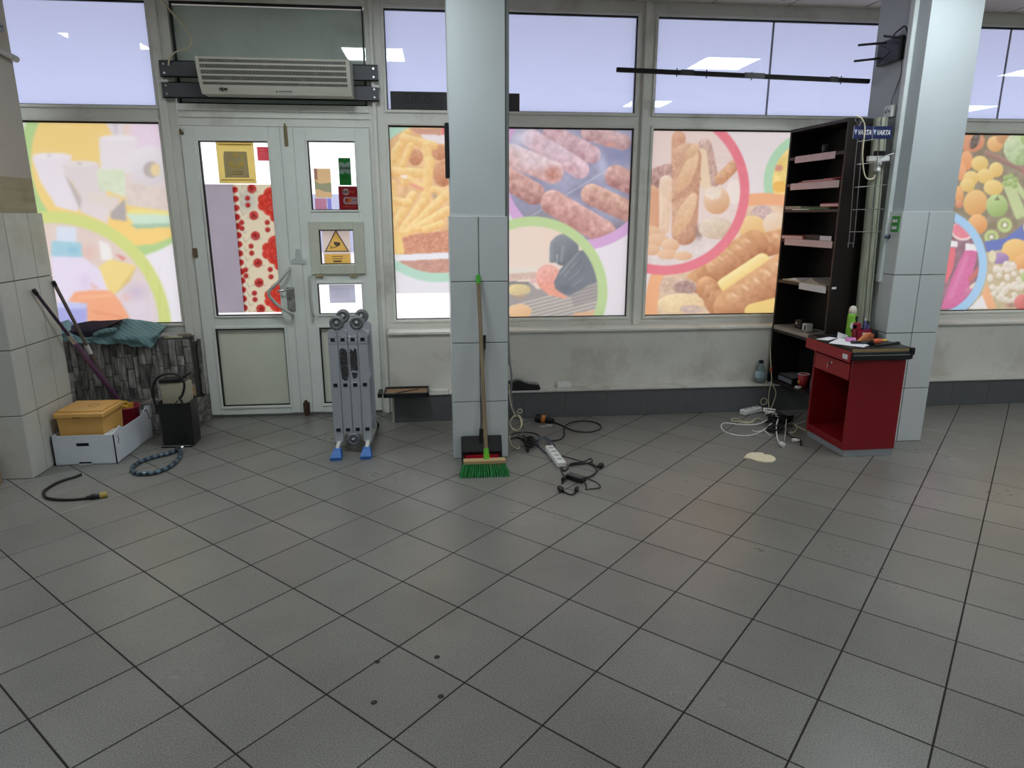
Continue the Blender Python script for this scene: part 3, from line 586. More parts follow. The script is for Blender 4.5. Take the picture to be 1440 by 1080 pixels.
# ---------------------------------------------------------------- windows
ZL0, ZL1, ZU0, ZU1 = .761, 2.218, 2.326, 3.008
YF0, YF1 = 5.405, 5.48
def window(name, x0, x1, parts, label, wl_=.075, wr_=.075):
    f = MB()
    f.box(x0 - wl_, x0, YF0, YF1, .69, ZC); f.box(x1, x1 + wr_, YF0, YF1, .69, ZC)
    f.box(x0, x1, YF0, YF1, .69, ZL0); f.box(x0, x1, YF0, YF1, ZL1, ZU0); f.box(x0, x1, YF0, YF1, ZU1, ZC)
    wdw = struct(name, f, PVC, label)
    for z0, z1 in ((ZL0, ZL1), (ZU0, ZU1)):
        obj('bead', MB().ring(x0 - .022, x1 + .022, z0 - .022, z1 + .022, .022, YF0 - .012, YF0 + .002, .004), PVC, wdw)
        obj('gasket_shade', MB().ring(x0, x1, z0, z1, (.006, .008, .006, .011), YF0 + .01, YF0 + .03), BLACK, wdw)  # black ring paints the shadow gap at the pane edge
        obj('pane', MB().box(x0, x1, YW - .004, YW, z0, z1), GLASS, wdw)
    for nm, a, b, c, d, pt, mt, lab in parts:
        o = film(nm, a, b, c, d, pt, wdw, mt, YW + .006, .006 if callable(pt) else .5)
        if lab: o['label'] = lab
    return wdw
LAV = (211, 219, 252)
w1 = window('window_1', -4.2, -1.98, [('printed_film', -3.05, -1.98, ZL0, ZL1, paint1, FILM, 'translucent print of tissue rolls and cleaning goods'), ('blank_film', -4.2, -3.06, ZL0, ZL1, (238, 232, 234), FILM, None), ('foil', -4.2, -1.98, ZU0, ZU1, LAV, FROST, 'lavender foil')], 'white framed shop window with household goods print', .3)
w2 = window('window_2', -.352, 1.522, [('printed_film', -.352, .32, .966, ZL1, paint2a, FILM, 'translucent print of french fries'), ('printed_film', .32, 1.522, ZL0, ZL1, paint2b, FILM, 'translucent print of grilled meat and gloved hands'), ('foil', -.352, 1.522, ZU0, ZU1, LAV, FROST, 'lavender foil')], 'white framed shop window with fries and grilled meat prints', .06)
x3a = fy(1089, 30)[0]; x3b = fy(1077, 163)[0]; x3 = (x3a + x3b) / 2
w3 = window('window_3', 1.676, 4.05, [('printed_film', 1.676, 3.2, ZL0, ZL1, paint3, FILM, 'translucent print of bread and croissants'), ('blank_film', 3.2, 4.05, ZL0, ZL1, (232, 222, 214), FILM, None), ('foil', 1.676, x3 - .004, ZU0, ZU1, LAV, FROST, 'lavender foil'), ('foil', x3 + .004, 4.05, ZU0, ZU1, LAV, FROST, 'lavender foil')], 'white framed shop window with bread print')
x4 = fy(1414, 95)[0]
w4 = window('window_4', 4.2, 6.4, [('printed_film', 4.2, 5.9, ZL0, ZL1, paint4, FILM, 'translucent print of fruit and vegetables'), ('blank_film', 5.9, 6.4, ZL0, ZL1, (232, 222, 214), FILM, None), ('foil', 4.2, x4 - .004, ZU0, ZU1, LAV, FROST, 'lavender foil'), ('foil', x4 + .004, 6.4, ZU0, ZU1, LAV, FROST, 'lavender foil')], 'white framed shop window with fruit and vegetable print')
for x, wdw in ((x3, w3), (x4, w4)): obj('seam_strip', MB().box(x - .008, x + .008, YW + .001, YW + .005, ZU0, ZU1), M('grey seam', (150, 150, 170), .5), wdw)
struct('wall_front_far', MB().box(6.475, XR, 5.4, 5.6, .69, ZC), PLAST, 'pale wall beyond the last window'); struct('wall_front_near', MB().box(XL, -4.5, 5.4, 5.6, .65, ZC), PLAST, 'pale wall before the first window')
# proud mullions
struct('trim_1', MB().box(1.572, 1.628, 5.375, YF0 - .002, .69, ZC, .006), PVC, 'proud white mullion between grill and bread windows')
struct('trim_2', MB().box(4.1, 4.15, 5.375, YF0 - .002, .69, ZC, .006), PVC, 'proud white mullion behind the far column')
struct('trim_3', MB().box(-1.955, -1.9, 5.37, YF0 - .002, .67, ZC, .006), PVC, 'proud white mullion between door and household window')
struct('trim_4', MB().box(-.46, -.43, 5.37, YF0 - .002, .0, ZC, .006), PVC, 'proud white mullion between door and fries window')
# dark sign board standing behind the upper pane
sb = thing('sign_board', 'dark sign board standing behind the lavender pane', 'sign', fy(640, 158, YW + .03))
a, b, c = fy(549, 129, YW + .03), fy(730, 160, YW + .03), fy(728, 136, YW + .03)
obj('board', MB().box(a[0], b[0], YW + .002, YW + .005, ZU0 + .004, a[2]), M('dark sign', (66, 62, 68), .6, var=.03), sb)
text('lettering', 'ZIIUS', (a[0] + .2, YW + .0012, a[2] - .05), .1, M('dark letters', (44, 42, 48), .6), sb, bold=True)

# ---------------------------------------------------------------- door
jx0, jx1 = -1.835, -.49
fr = MB(); fr.box(-1.905, jx0, YF0, YF1, 0, ZC).box(jx1, -.412, YF0, YF1, 0, ZC).box(jx0, jx1, YF0, YF1, 2.2, 2.345).box(jx0, jx1, YF0, YF1, 3.014, ZC)
fr.box(jx0, jx1, YF0 - .012, YF0, 2.255, 2.262).box(jx0, jx1, YF0 - .014, YF0, 2.3, 2.345)
door = struct('door_frame', fr, PVC, 'white pvc door surround with grey panel above')
obj('threshold', MB().box(jx0, jx1, 5.39, 5.5, 0, .022, .003), M('threshold aluminium', (150, 150, 150), .4, .6), door)
obj('gasket_shade', MB().ring(jx0 + .012, jx1 - .012, 2.345, 3.014, (.012, .008, .012, .014), YF0 + .01, YF0 + .03), BLACK, door)
obj('transom_panel', MB().box(jx0, jx1, YW + .012, YW + .03, 2.345, 2.998), M('grey transom panel', (214, 222, 214), .6, var=.05, vs=5, stain=(180, 186, 180), stainscale=3, trans=.16), door)
obj('pane', MB().box(jx0, jx1, YW - .004, YW, 2.345, 3.014), GLASS, door)
def leaf(name, x0, x1, opens, panels, label):
    """opens: list of glazed openings (xa, xb, za, zb); panels: solid panels"""
    zt = 2.192; xa = min(o_[0] for o_ in opens + panels); xb = max(o_[1] for o_ in opens + panels)
    f = MB(); y0, y1 = YF0 - .028, YF1
    f.box(x0, xa, y0, y1, .024, zt, .004).box(xb, x1, y0, y1, .024, zt, .004)
    cuts = sorted(opens + panels, key=lambda q: q[2]); z = .024
    for q in cuts: f.box(xa, xb, y0, y1, z, q[2]); z = q[3]
    f.box(xa, xb, y0, y1, z, zt); d = struct(name, f, PVCD, label)
    for q in opens:
        obj('bead', MB().ring(q[0] - .012, q[1] + .012, q[2] - .012, q[3] + .012, .014, y0 - .01, y0 + .002, .003), PVCD, d); obj('gasket_shade', MB().ring(q[0], q[1], q[2], q[3], (.009, .006, .007, .008), y0 + .006, y0 + .03), BLACK, d)
        obj('pane', MB().box(q[0], q[1], YW - .004, YW, q[2], q[3]), GLASS, d)
    for q in panels:
        obj('bead', MB().ring(q[0] - .02, q[1] + .02, q[2] - .02, q[3] + .02, .02, y0 - .008, y0 + .002, .003), PVCD, d); obj('gasket_shade', MB().ring(q[0], q[1], q[2], q[3], (.009, .006, .006, .01), y0 + .004, y0 + .03), BLACK, d)
        obj('panel', MB().box(q[0], q[1], YF0 + .0, YF0 + .02, q[2], q[3]), PVCP, d)
    return d
dl = leaf('door_1', -1.83, -1.135, [(-1.715, -1.222, .814, 2.093)], [(-1.735, -1.217, .092, .715)], 'white glazed door leaf with flowered cloth and bow handle')
dr = leaf('door_2', -1.041, -.491, [(-.945, -.597, 1.605, 2.1), (-.905, -.644, 1.201, 1.461), (-.943, -.6, .815, 1.057)], [(-.95, -.6, .095, .712)], 'narrow white door leaf with stickers and small hatch')
obj('meeting_stile', MB().box(-1.133, -1.042, YF0 - .03, YF1, .024, 2.192, .004), PVCD, door)
yd = YF0 - .028
# hatch frame on the narrow leaf
hf = obj('hatch_frame', MB().ring(-.975, -.565, 1.128, 1.522, (.07, .079, .073, .061), yd - .02, yd + .002, .004), M('hatch cream pvc', (206, 208, 192), .45), dr)
for x in (-.92, -.66): obj('hinge', MB().box(x - .03, x + .03, yd - .022, yd - .002, 1.108, 1.126, .003), M('brass hinge', (190, 178, 140), .4, .5), dr)
# handles
def handle(par, pts, r, mat): return obj('handle', MB().tube(cr(pts, 8), r, 10), mat, par)
hw = M('worn handle enamel', (196, 198, 190), .35, .2); P = [fy(u, v, yd - .02) for u, v in ((407, 379), (403, 383))]
q = lambda u, v, y: fy(u, v, y)
hd = obj('handle', MB().tube([q(406.5, 378, yd), q(406, 379, yd - .05)] + cr([q(405, 380, yd - .07), q(392, 396, yd - .09), q(379, 409, yd - .1), q(379.5, 417, yd - .1), q(392, 430, yd - .09), q(411, 442, yd - .07)], 6) + [q(411.5, 442, yd - .05), q(412, 442, yd)], .0125, 12), hw, dl)
obj('lever', MB().tube([q(411, 406, yd), q(411, 406.5, yd - .045), q(390, 409.5, yd - .05)], .009, 8), STEEL, dl)
obj('lock_plate', MB().box(q(402, 400, yd)[0], q(413.5, 400, yd)[0], yd - .008, yd, q(408, 438, yd)[2], q(408, 404, yd)[2], .002), M('worn lock plate', (168, 168, 164), .4, .6, var=.25, vs=30, stain=(40, 36, 34), stainscale=24), dl)
obj('handle', MB().tube([q(436, 388.5, yd), q(435.5, 389, yd - .04)] + cr([q(435, 390, yd - .055), q(436.5, 415, yd - .06), q(440, 442, yd - .055)], 5) + [q(440.5, 443, yd - .04), q(440.5, 443.5, yd)], .0105, 10), hw, dr)
obj('bolt', MB().box(-1.102, -1.078, YF0 - .042, YF0 - .03, 2.06, 2.2, .002).tube([(-1.09, YF0 - .047, 2.1), (-1.09, YF0 - .047, 2.215)], .006, 8).tube([(-1.09, YF0 - .05, 2.15), (-1.09, YF0 - .07, 2.15)], .006, 8), M('aged bolt', (150, 138, 104), .4, .6, stain=(50, 44, 36), stainscale=20), door)
obj('bolt', MB().box(-1.115, -1.065, YF0 - .042, YF0 - .03, .02, .11, .002).tube([(-1.09, YF0 - .05, .005), (-1.09, YF0 - .05, .13)], .013, 8), M('rusty bolt', (90, 66, 52), .7, .4), door)
obj('latch_plate', MB().prism([(q(u, v, yd)[0], q(u, v, yd)[2]) for u, v in ((410, 371), (431, 371), (431, 366), (424, 364), (422, 350), (416, 350), (415, 363), (409, 366))], yd - .008, yd - .002, 'y'), M('clear latch plate', (196, 202, 198), .3), door)
obj('hinge', MB().box(-1.835, -1.8, yd - .012, yd - .001, 1.26, 1.33, .003), M('brown hinge', (124, 104, 80), .5, .3), dl)
obj('hinge', MB().box(-1.832, -1.805, yd - .012, yd - .001, 2.13, 2.17, .003), MATS['brown hinge'], dl)
# stickers
def sticker(u0, v0, u1, v1, mat, par, y, label):
    a, b = fy(u0, v0, y), fy(u1, v1, y); s_ = obj('sticker', MB().box(a[0], b[0], y, y + .0012, b[2], a[2]), mat, par); s_['label'] = label
    return s_, (a[0], b[0], b[2], a[2])
SY = YW - .0062
def SM(n, c, t=.55): return M('sticker ' + n, c, .6, var=.02, trans=min(.85, t + .25))
def part2(s_, polys, mat, y, nm='print'):
    k = MB()
    for pl in polys: k.prism(pl, y, y + .0008, 'y')
    return obj(nm, k, mat, s_)
def rel(b, pts): return [(b[0] + (b[1] - b[0]) * x, b[3] - (b[3] - b[2]) * z) for x, z in pts]
def circ(b, x, z, r, n=20): cx, cz = rel(b, [(x, z)])[0]; return [(cx + r * math.cos(k * 6.2832 / n), cz + r * math.sin(k * 6.2832 / n)) for k in range(n)]
s1, b = sticker(303, 200, 361, 258, SM('yellow', (240, 226, 172), .6), dl, SY, 'yellow notice with grey emblem')
part2(s1, [rel(b, [(.17, .37), (.2, .22), (.8, .22), (.82, .86), (.17, .86)])], SM('grey', (206, 206, 196), .5), SY - .001)
part2(s1, [rel(b, [(.3, .45), (.42, .48), (.42, .54), (.58, .54), (.58, .48), (.7, .45), (.7, .57), (.5, .63), (.3, .57)]), rel(b, [(.36, .3), (.44, .28), (.44, .36), (.38, .33)]), rel(b, [(.63, .29), (.7, .29), (.7, .38), (.63, .38)]), circ(b, .5, .3, .018)], SM('gold', (255, 246, 200), .6), SY - .002)
part2(s1, [rel(b, [(.36, z), (.66, z), (.66, z + .025), (.36, z + .025)]) for z in (.7, .76)] + [rel(b, [(.06, z), (.94, z), (.94, z + .03), (.06, z + .03)]) for z in (.04, .9)], SM('mustard', (222, 208, 150), .5), SY - .002)
s2, b = sticker(361, 206.5, 381, 226, SM('red', (232, 140, 150), .55), dl, SY, 'small red sticker with pale lines')
part2(s2, [rel(b, [(.12, z), (.55, z), (.55, z + .08), (.12, z + .08)]) for z in (.2, .42, .64)] + [rel(b, [(.62, .4), (.9, .4), (.9, .46), (.68, .46), (.68, .7), (.9, .7), (.9, .76), (.62, .76)])], SM('pale pink', (255, 222, 226), .6), SY - .001)
s3, b = sticker(475.5, 222, 494.5, 260.5, SM('green', (34, 136, 60), .3), dr, SY, 'green sticker reading pluxee')
part2(s3, [rel(b, [(.06, .16), (.35, .16), (.52, .22), (.7, .16), (.94, .16), (.94, .58), (.7, .58), (.52, .52), (.35, .58), (.06, .58)])], SM('silver', (240, 244, 244), .6), SY - .001)
text('lettering', 'pluxee', ((b[0] + b[1]) / 2, SY - .0018, b[3] - (b[3] - b[2]) * .36), .036, BLKM, s3, bold=True, width=(b[1] - b[0]) * .84)
part2(s3, [rel(b, [(.1, z), (.7, z), (.7, z + .02), (.1, z + .02)]) for z in (.66, .72)], SM('deep green', (16, 90, 40), .2), SY - .001)
s4, b = sticker(475.5, 262, 504, 294.5, SM('dark red', (160, 30, 48), .3), dr, SY, 'dark red card sticker reading Edenred')
part2(s4, [circ(b, .38, .24, .026), rel(b, [(.3, .46), (1, .46), (1, .78), (.3, .78), (.24, .7), (.22, .62), (.24, .54)])], SM('sticker white', (250, 250, 252), .6), SY - .001)
text('lettering', 'Eden', (b[0] + (b[1] - b[0]) * .38, SY - .0018, b[3] - (b[3] - b[2]) * .23), .024, BLKM, s4, bold=True); text('lettering', 'red', (b[0] + (b[1] - b[0]) * .72, SY - .0018, b[3] - (b[3] - b[2]) * .23), .026, SM('orange', (240, 130, 80), .4), s4, bold=True)
part2(s4, [circ(b, .44, .6, .015)], SM('card red', (200, 30, 40), .3), SY - .0018); part2(s4, [circ(b, .55, .6, .015)], SM('card orange', (236, 140, 50), .3), SY - .0026)
part2(s4, [rel(b, [(.2, z), (.9, z), (.9, z + .03), (.2, z + .03)]) for z in (.86,)], SM('orange', (240, 130, 80), .4), SY - .001); part2(s4, [circ(b, x_, .61, .004, 8) for x_ in (.74, .79, .9)], SM('card grey', (90, 96, 110), .3), SY - .0018)
s5, b = sticker(441, 237, 467, 278, SM('tan', (236, 216, 186), .6), dr, YW + .001, 'pale orange notice with blue wave')
part2(s5, [rel(b, [(.0, .4), (.3, .52), (1, .48), (1, .82), (.5, .78), (.2, .7), (0, .72)])], SM('pale blue', (222, 240, 242), .6), YW + .0003); part2(s5, [rel(b, [(.0, .0), (.2, 0), (.2, .4), (0, .36)])], SM('pale lilac', (226, 210, 220), .6), YW + .0003)
s6, b = sticker(442.5, 279, 460, 294.5, SM('pale rose', (222, 184, 200), .65), dr, YW + .001, 'pale rose notice'); s7, b = sticker(460, 279, 466.5, 294.5, SM('pale violet', (190, 190, 236), .65), dr, YW + .001, 'pale violet notice')
s8, b = sticker(452.5, 321, 494, 371, SM('notice cream', (236, 226, 220), .6), dr, SY, 'surveillance notice with yellow triangle')
part2(s8, [rel(b, q_) for q_ in ([(.5, .03), (.5, .1), (.11, .63), (.04, .66)], [(.5, .03), (.96, .66), (.89, .63), (.5, .1)], [(.04, .66), (.11, .63), (.89, .63), (.96, .66)])], SM('triangle edge', (176, 166, 160), .4), SY - .001); part2(s8, [rel(b, [(.5, .1), (.89, .63), (.11, .63)])], SM('amber', (255, 238, 176), .6), SY - .001); part2(s8, [rel(b, [(.04, .72), (.97, .72), (.97, 1), (.04, 1)])], SM('amber', (255, 238, 176), .6), SY - .001)
part2(s8, [rel(b, [(.4, .37), (.64, .4), (.63, .48), (.52, .5), (.42, .46)]), rel(b, [(.27, .48), (.3, .48), (.31, .54), (.55, .49), (.55, .51), (.28, .57)]), rel(b, [(.35, .9), (.65, .9), (.65, .95), (.35, .95)])] + [rel(b, [(.3, z), (.7, z), (.7, z + .02), (.3, z + .02)]) for z in (.78, .84)], SM('glyph', (140, 126, 110), .2), SY - .003)
s9, b = sticker(462.5, 400.5, 500, 425.5, SM('thin paper', (222, 222, 230), .6), dr, SY, 'small white printed page')
part2(s9, [rel(b, [(.1, z), (.8, z), (.8, z + .015), (.1, z + .015)]) for z in (.2, .32, .44, .56, .68)], SM('faint text', (176, 176, 190), .5), SY - .001)
# cloth and board taped behind the wide leaf
def paintcloth(U, V, X, Z):
    p = Paint(U, V, (244, 228, 196)).at(250, 160, 3.6); p.ell(350, 440, 75, 85, (196, 196, 190), soft=70, alpha=.85)  # soft grey ellipse paints shading near the cloth top
    for cx, cy in ((468, 445), (490, 690), (502, 930)):
        for dx, dy, r in ((0, -40, 34), (0, 35, 38), (-38, -12, 26), (-38, 20, 26), (22, 0, 40), (20, 80, 22), (25, -75, 20)): p.disc(cx + dx, cy + dy, r, (222, 70, 56), amp=.12, sc=12)
        for dy in (-28, 34): p.disc(cx + 6, cy + dy, 26, (206, 52, 44)); p.disc(cx + 6, cy + dy, 16, (232, 92, 76)); p.disc(cx + 6, cy + dy, 7, (170, 40, 36)); p.disc(cx + 6, cy + dy, 3, (240, 220, 180))
    for k in range(14):
        y = 385 + k * 46; x = 288 + (y - 380) * .082; p.disc(x, y, 17, (196, 44, 44), amp=.1, sc=8); p.ell(x + 14, y + 22, 10, 13, (246, 238, 214)); p.cap(x + 22, y + 10, x + 34, y + 34, 2, (150, 140, 120)); p.cap(x + 30, y - 8, x + 44, y - 22, 1.6, (150, 140, 120))
    for x, y in ((375, 380), (385, 515), (393, 618), (405, 755), (411, 855), (420, 988)): p.disc(x, y, 24, (196, 60, 54), amp=.2, sc=8); p.disc(x, y, 9, (150, 34, 36)); p.cap(x - 34, y + 12, x + 34, y + 14, 3, (150, 140, 130), alpha=.5)
    for x, y in ((353, 427), (355, 462), (323, 550), (325, 580), (453, 550), (455, 587), (371, 670), (374, 705), (343, 790), (345, 820), (468, 788), (472, 825), (388, 908), (391, 940)): p.disc(x, y, 14, (190, 46, 46), hi=(214, 76, 70), lo=(166, 34, 36))
    return p.c
xa, xb, xm = -1.765, -1.2, (fy(326, 262)[0] + fy(340, 440)[0]) / 2; zt = fy(340, 259)[2]
fc = film('floral_cloth', xm, xb, .826, zt, paintcloth, None, CLOTH, 5.484, .0045); tag(fc, 'cream cloth with red flowers hung behind the door glass', 'cloth')
solo('grey_board', MB().box(xa, xm + .01, 5.488, 5.496, .826, zt), M('grey board', (208, 202, 208), .8, var=.04, vs=4, trans=.85), 'plain grey board beside flowered cloth behind the door glass', 'board')

# ---------------------------------------------------------------- air curtain above the door
RY = 5.345
for (u, v0, v1, u2, v2, v3), lab in (((222.6, 83, 107, 530.8, 92.5, 114.5), 'upper dark grey mounting rail behind the air curtain'), ((226.4, 113.2, 135.5, 532, 122, 144), 'lower dark grey mounting rail below the air curtain')):
    a, b, c, d = fy(u, v0, RY), fy(u, v1, RY), fy(u2, v2, RY), fy(u2, v3, RY)
    t = thing('mounting_rail', lab, 'rail', ((a[0] + c[0]) / 2, RY, b[2]), 0, 'air curtain rails'); zt = (a[2] + c[2]) / 2; zb = (b[2] + d[2]) / 2
    obj('channel', MB().box(a[0], c[0], RY, RY + .006, zb, zt).box(a[0], c[0], RY, RY + .024, zt - .006, zt).box(a[0], c[0], RY, RY + .024, zb, zb + .006), DGREY, t)
    for x in (a[0] + .03, c[0] - .03):
        for z in (zb + .025, zt - .025): obj('screw', MB().lathe([(.007, -.003), (.007, 0), (0, .001)], (x, RY - .0005, z), 10, 'y'), STEEL, t)
for x, z in ((fy(229, 108, RY)[0], 2.485), (fy(528, 119, RY)[0], 2.475)): solo('spacer_block', MB().box(x - .028, x + .03, RY - .003, RY + .055, z - .009, z + .009, .002), WHITE, 'white spacer block between rails ' + ('by the household window' if x < -1 else 'by the fries window'), 'block', 'rail spacers')
AY = 5.13
tl, tr, bl, br = fy(273, 78, AY), fy(488.5, 90.5, AY), fy(283.8, 129, AY), fy(491.4, 136.5, AY)
ax0, ax1 = tl[0] + .015, (tr[0] + br[0]) / 2; az1 = tl[2]; az0 = bl[2]
ac = thing('air_curtain', 'cream air curtain with slatted grille above the door', 'air curtain', ((ax0 + ax1) / 2, AY, az0))
H = az1 - az0
def prof(t):     # t 0 top .. 1 bottom -> (y, z): front bulges forward at the top, tucks in below
    return AY + .004 + .075 * t ** 2, az1 - H * t
pts = [prof(k / 14) for k in range(15)]
body = [(RY - .003, az1), (AY + .02, az1)] + pts[1:] + [(RY - .003, az0)]
dz = (tl[2] - tr[2]) * .2
obj('body', MB().prism(body, ax0, ax1, 'x'), ACW, ac)
for xx in (ax0 - .012, ax1 - .001): obj('end_cap', MB().prism([(y - .006 if i > 0 and i < len(body) - 1 else y, z) for i, (y, z) in enumerate(body)], xx, xx + .013, 'x'), ACW, ac)
mesh = M('grille mesh', (66, 68, 62), .6, var=.5, vs=120, stain=(130, 128, 118), stainscale=12); bounds = [(.075, .16), (.215, .32), (.37, .475), (.525, .63), (.685, .755)]
for t0_, t1_ in bounds:
    k = MB(); n = 4; vs = []
    for i in range(n + 1):
        y, z = prof(t0_ + (t1_ - t0_) * i / n); vs += [(ax0 + .01, y - .002, z), (ax1 - .012, y - .002, z), (ax0 + .01, y + .004, z), (ax1 - .012, y + .004, z)]
    fs = [(4 * i, 4 * i + 1, 4 * i + 5, 4 * i + 4) for i in range(n)] + [(4 * i + 2, 4 * i + 6, 4 * i + 7, 4 * i + 3) for i in range(n)] + [(0, 2, 3, 1), (4 * n, 4 * n + 1, 4 * n + 3, 4 * n + 2)] + [(4 * i, 4 * i + 4, 4 * i + 6, 4 * i + 2) for i in range(n)] + [(4 * i + 1, 4 * i + 3, 4 * i + 7, 4 * i + 5) for i in range(n)]
    k.add(vs, fs); g = obj('grille', k, mesh, ac); sl_ = MB(); y, z = prof((t0_ + t1_) / 2); y2, z2 = prof(t1_); y1_, z1_ = prof(t0_)
    for q_ in range(100):
        x = ax0 + .013 + (ax1 - ax0 - .028) * q_ / 99; sl_.add([(x - .0009, y1_ - .004, z1_), (x + .0009, y1_ - .004, z1_), (x + .0009, y2 - .004, z2), (x - .0009, y2 - .004, z2)], [(0, 1, 2, 3)])
    tag(obj('grille_bars', sl_, ACW, g), kind='stuff')
y, z = prof(.87)
for i, (dx, r) in enumerate(((.115, .006), (.13, .009), (.145, .006), (.16, .006), (.15, .004))): obj('switch', MB().box(ax0 + dx - r / 2, ax0 + dx + r / 2, y - .012, y, z - r - .004 * (i % 2), z + r), BLKP, ac)
y, z = prof(.9)
mx_ = ax0 + (ax1 - ax0) * .5; obj('maker_mark', MB().prism([(mx_ - .012, z - .007), (mx_ + .004, z - .007), (mx_ - .004, z + .007)], y - .004, y + .004, 'y').box(mx_ + .01, mx_ + .1, y - .004, y + .004, z - .004, z + .003), M('grey lettering', (130, 128, 120), .5), ac)
pc = [fy(u, v, 5.33) for u, v in ((226, -4), (234, 8), (247, 24), (259, 37), (267, 50), (269, 60), (264, 68), (250, 72), (242, 77), (238, 84), (237, 92))]
solo('power_cable', MB().tube(cr(pc, 5), .0065, 8), CREAMC, 'cream power cable looping down to the air curtain', 'cable')
pc = [fy(u, v, 5.35) for u, v in ((248, 138), (249, 160), (250, 173), (254, 180), (259, 186))]
solo('wire', MB().tube(cr(pc, 5), .004, 6), WHITE, 'thin white wire running down beside the door frame', 'wire')

# ---------------------------------------------------------------- columns
def column(name, x0, x1, y0, y1, zt, rows, xcuts, ycuts, mat, label, up, plast):
    c = struct(name, MB().box(x0 + .013, x1 - .013, y0 + .013, y1 - .013, 0, zt - .004).box(x0 + up, x1 - up, y0 + up, y1 - up, zt - .005, ZC), plast, label)
    obj('grout_core', MB().box(x0 + .008, x1 - .008, y0 + .008, y1 - .008, .002, zt - .006), DGROUT, c)
    g = .0026
    for a, b in zip(rows[:-1], rows[1:]):
        for p, q_ in zip(xcuts[:-1], xcuts[1:]):
            obj('wall_tile', MB().box(p + g, q_ - g, y0, y0 + .01, a + g, b - g, .0015), mat, c); obj('wall_tile', MB().box(p + g, q_ - g, y1 - .01, y1, a + g, b - g, .0015), mat, c)
        for p, q_ in zip(ycuts[:-1], ycuts[1:]):
            obj('wall_tile', MB().box(x0, x0 + .01, p + g, q_ - g, a + g, b - g, .0015), mat, c); obj('wall_tile', MB().box(x1 - .01, x1, p + g, q_ - g, a + g, b - g, .0015), mat, c)
    return c
c1 = column('column', -2.88, -2.51, 4.172, 4.735, 1.585, (0, .398, .797, 1.19, 1.585), (-2.88, -2.7, -2.51), (4.172, 4.327, 4.57, 4.735), OTILE, 'worn tiled pillar beside the household goods window', .018, M('stained pillar plaster', (186, 180, 170), .75, var=.04, vs=3, stain=(160, 146, 116), stainscale=1.6, bump=.1, bs=40))
BLP = M('dimmed column paint', (182, 190, 193), .55, var=.03, vs=3, bump=.05, bs=60)  # darker copy of the slim column paint, offsetting the close ceiling lamp
c2 = column('column', .064, .425, 4.245, 4.79, 1.565, (0, .388, .778, 1.167, 1.565), (.064, .2445, .425), (4.245, 4.4, 4.645, 4.79), WTILE, 'slim tiled column with the broom leaning on it', .014, M('cool slim column paint', (204, 212, 214), .55, var=.03, vs=3, bump=.05, bs=60))
c3 = column('column', 3.03, 3.405, 4.268, 4.815, 1.594, (0, .39, .785, 1.18, 1.594), (3.03, 3.218, 3.405), (4.268, 4.42, 4.66, 4.815), WTILE, 'tiled column behind the red counter', .012, BLP)
TRK = M('grey cable trunking', (128, 133, 130), .5)
obj('cable_trunking', MB().box(.412, .436, 4.265, 4.3, .62, ZC, .003), TRK, c2)
solo('control_box', MB().box(.052, .076, 4.262, 4.42, 1.79, 2.1, .003), BLKM, 'flat black control box fixed to the slim column side', 'box')
obj('cable_trunking', MB().box(3.012, 3.042, 4.392, 4.44, 1.12, ZC, .004), M('white trunking', (206, 212, 212), .4), c3)
# band of old mortar on the first pillar, and its fittings
obj('mortar_band', MB().box(-2.53, -2.522, 4.2, 4.7, 1.585, 1.79), M('old mortar', (170, 158, 132), .9, var=.12, vs=6, stretch=(1, .3, 4), stain=(140, 132, 112), stainscale=5), c1)
cp = [fx(u, v, -2.50) for u, v in ((-40, 62), (-15, 68), (0, 72), (10, 77), (18, 81))]
solo('conduit', MB().tube(cr(cp, 4), .016, 10).tube([fx(15, 79.5, -2.5), fx(23, 83.5, -2.5)], .02, 10), M('grey conduit', (188, 188, 186), .5), 'pale conduit pipe running along the worn pillar', 'conduit')
a, b = fx(-9, 28, -2.5), fx(5.5, 46, -2.5)
t = thing('wall_socket', 'small grey socket box on the worn pillar', 'socket', (a[0], a[1], b[2])); obj('box', MB().box(-2.528, -2.49, a[1], b[1], b[2], a[2], .004), M('socket grey', (150, 150, 152), .5), t); obj('insert', MB().box(-2.491, -2.486, a[1] + .02, b[1] - .02, b[2] + .02, a[2] - .02, .002), BLKP, t)

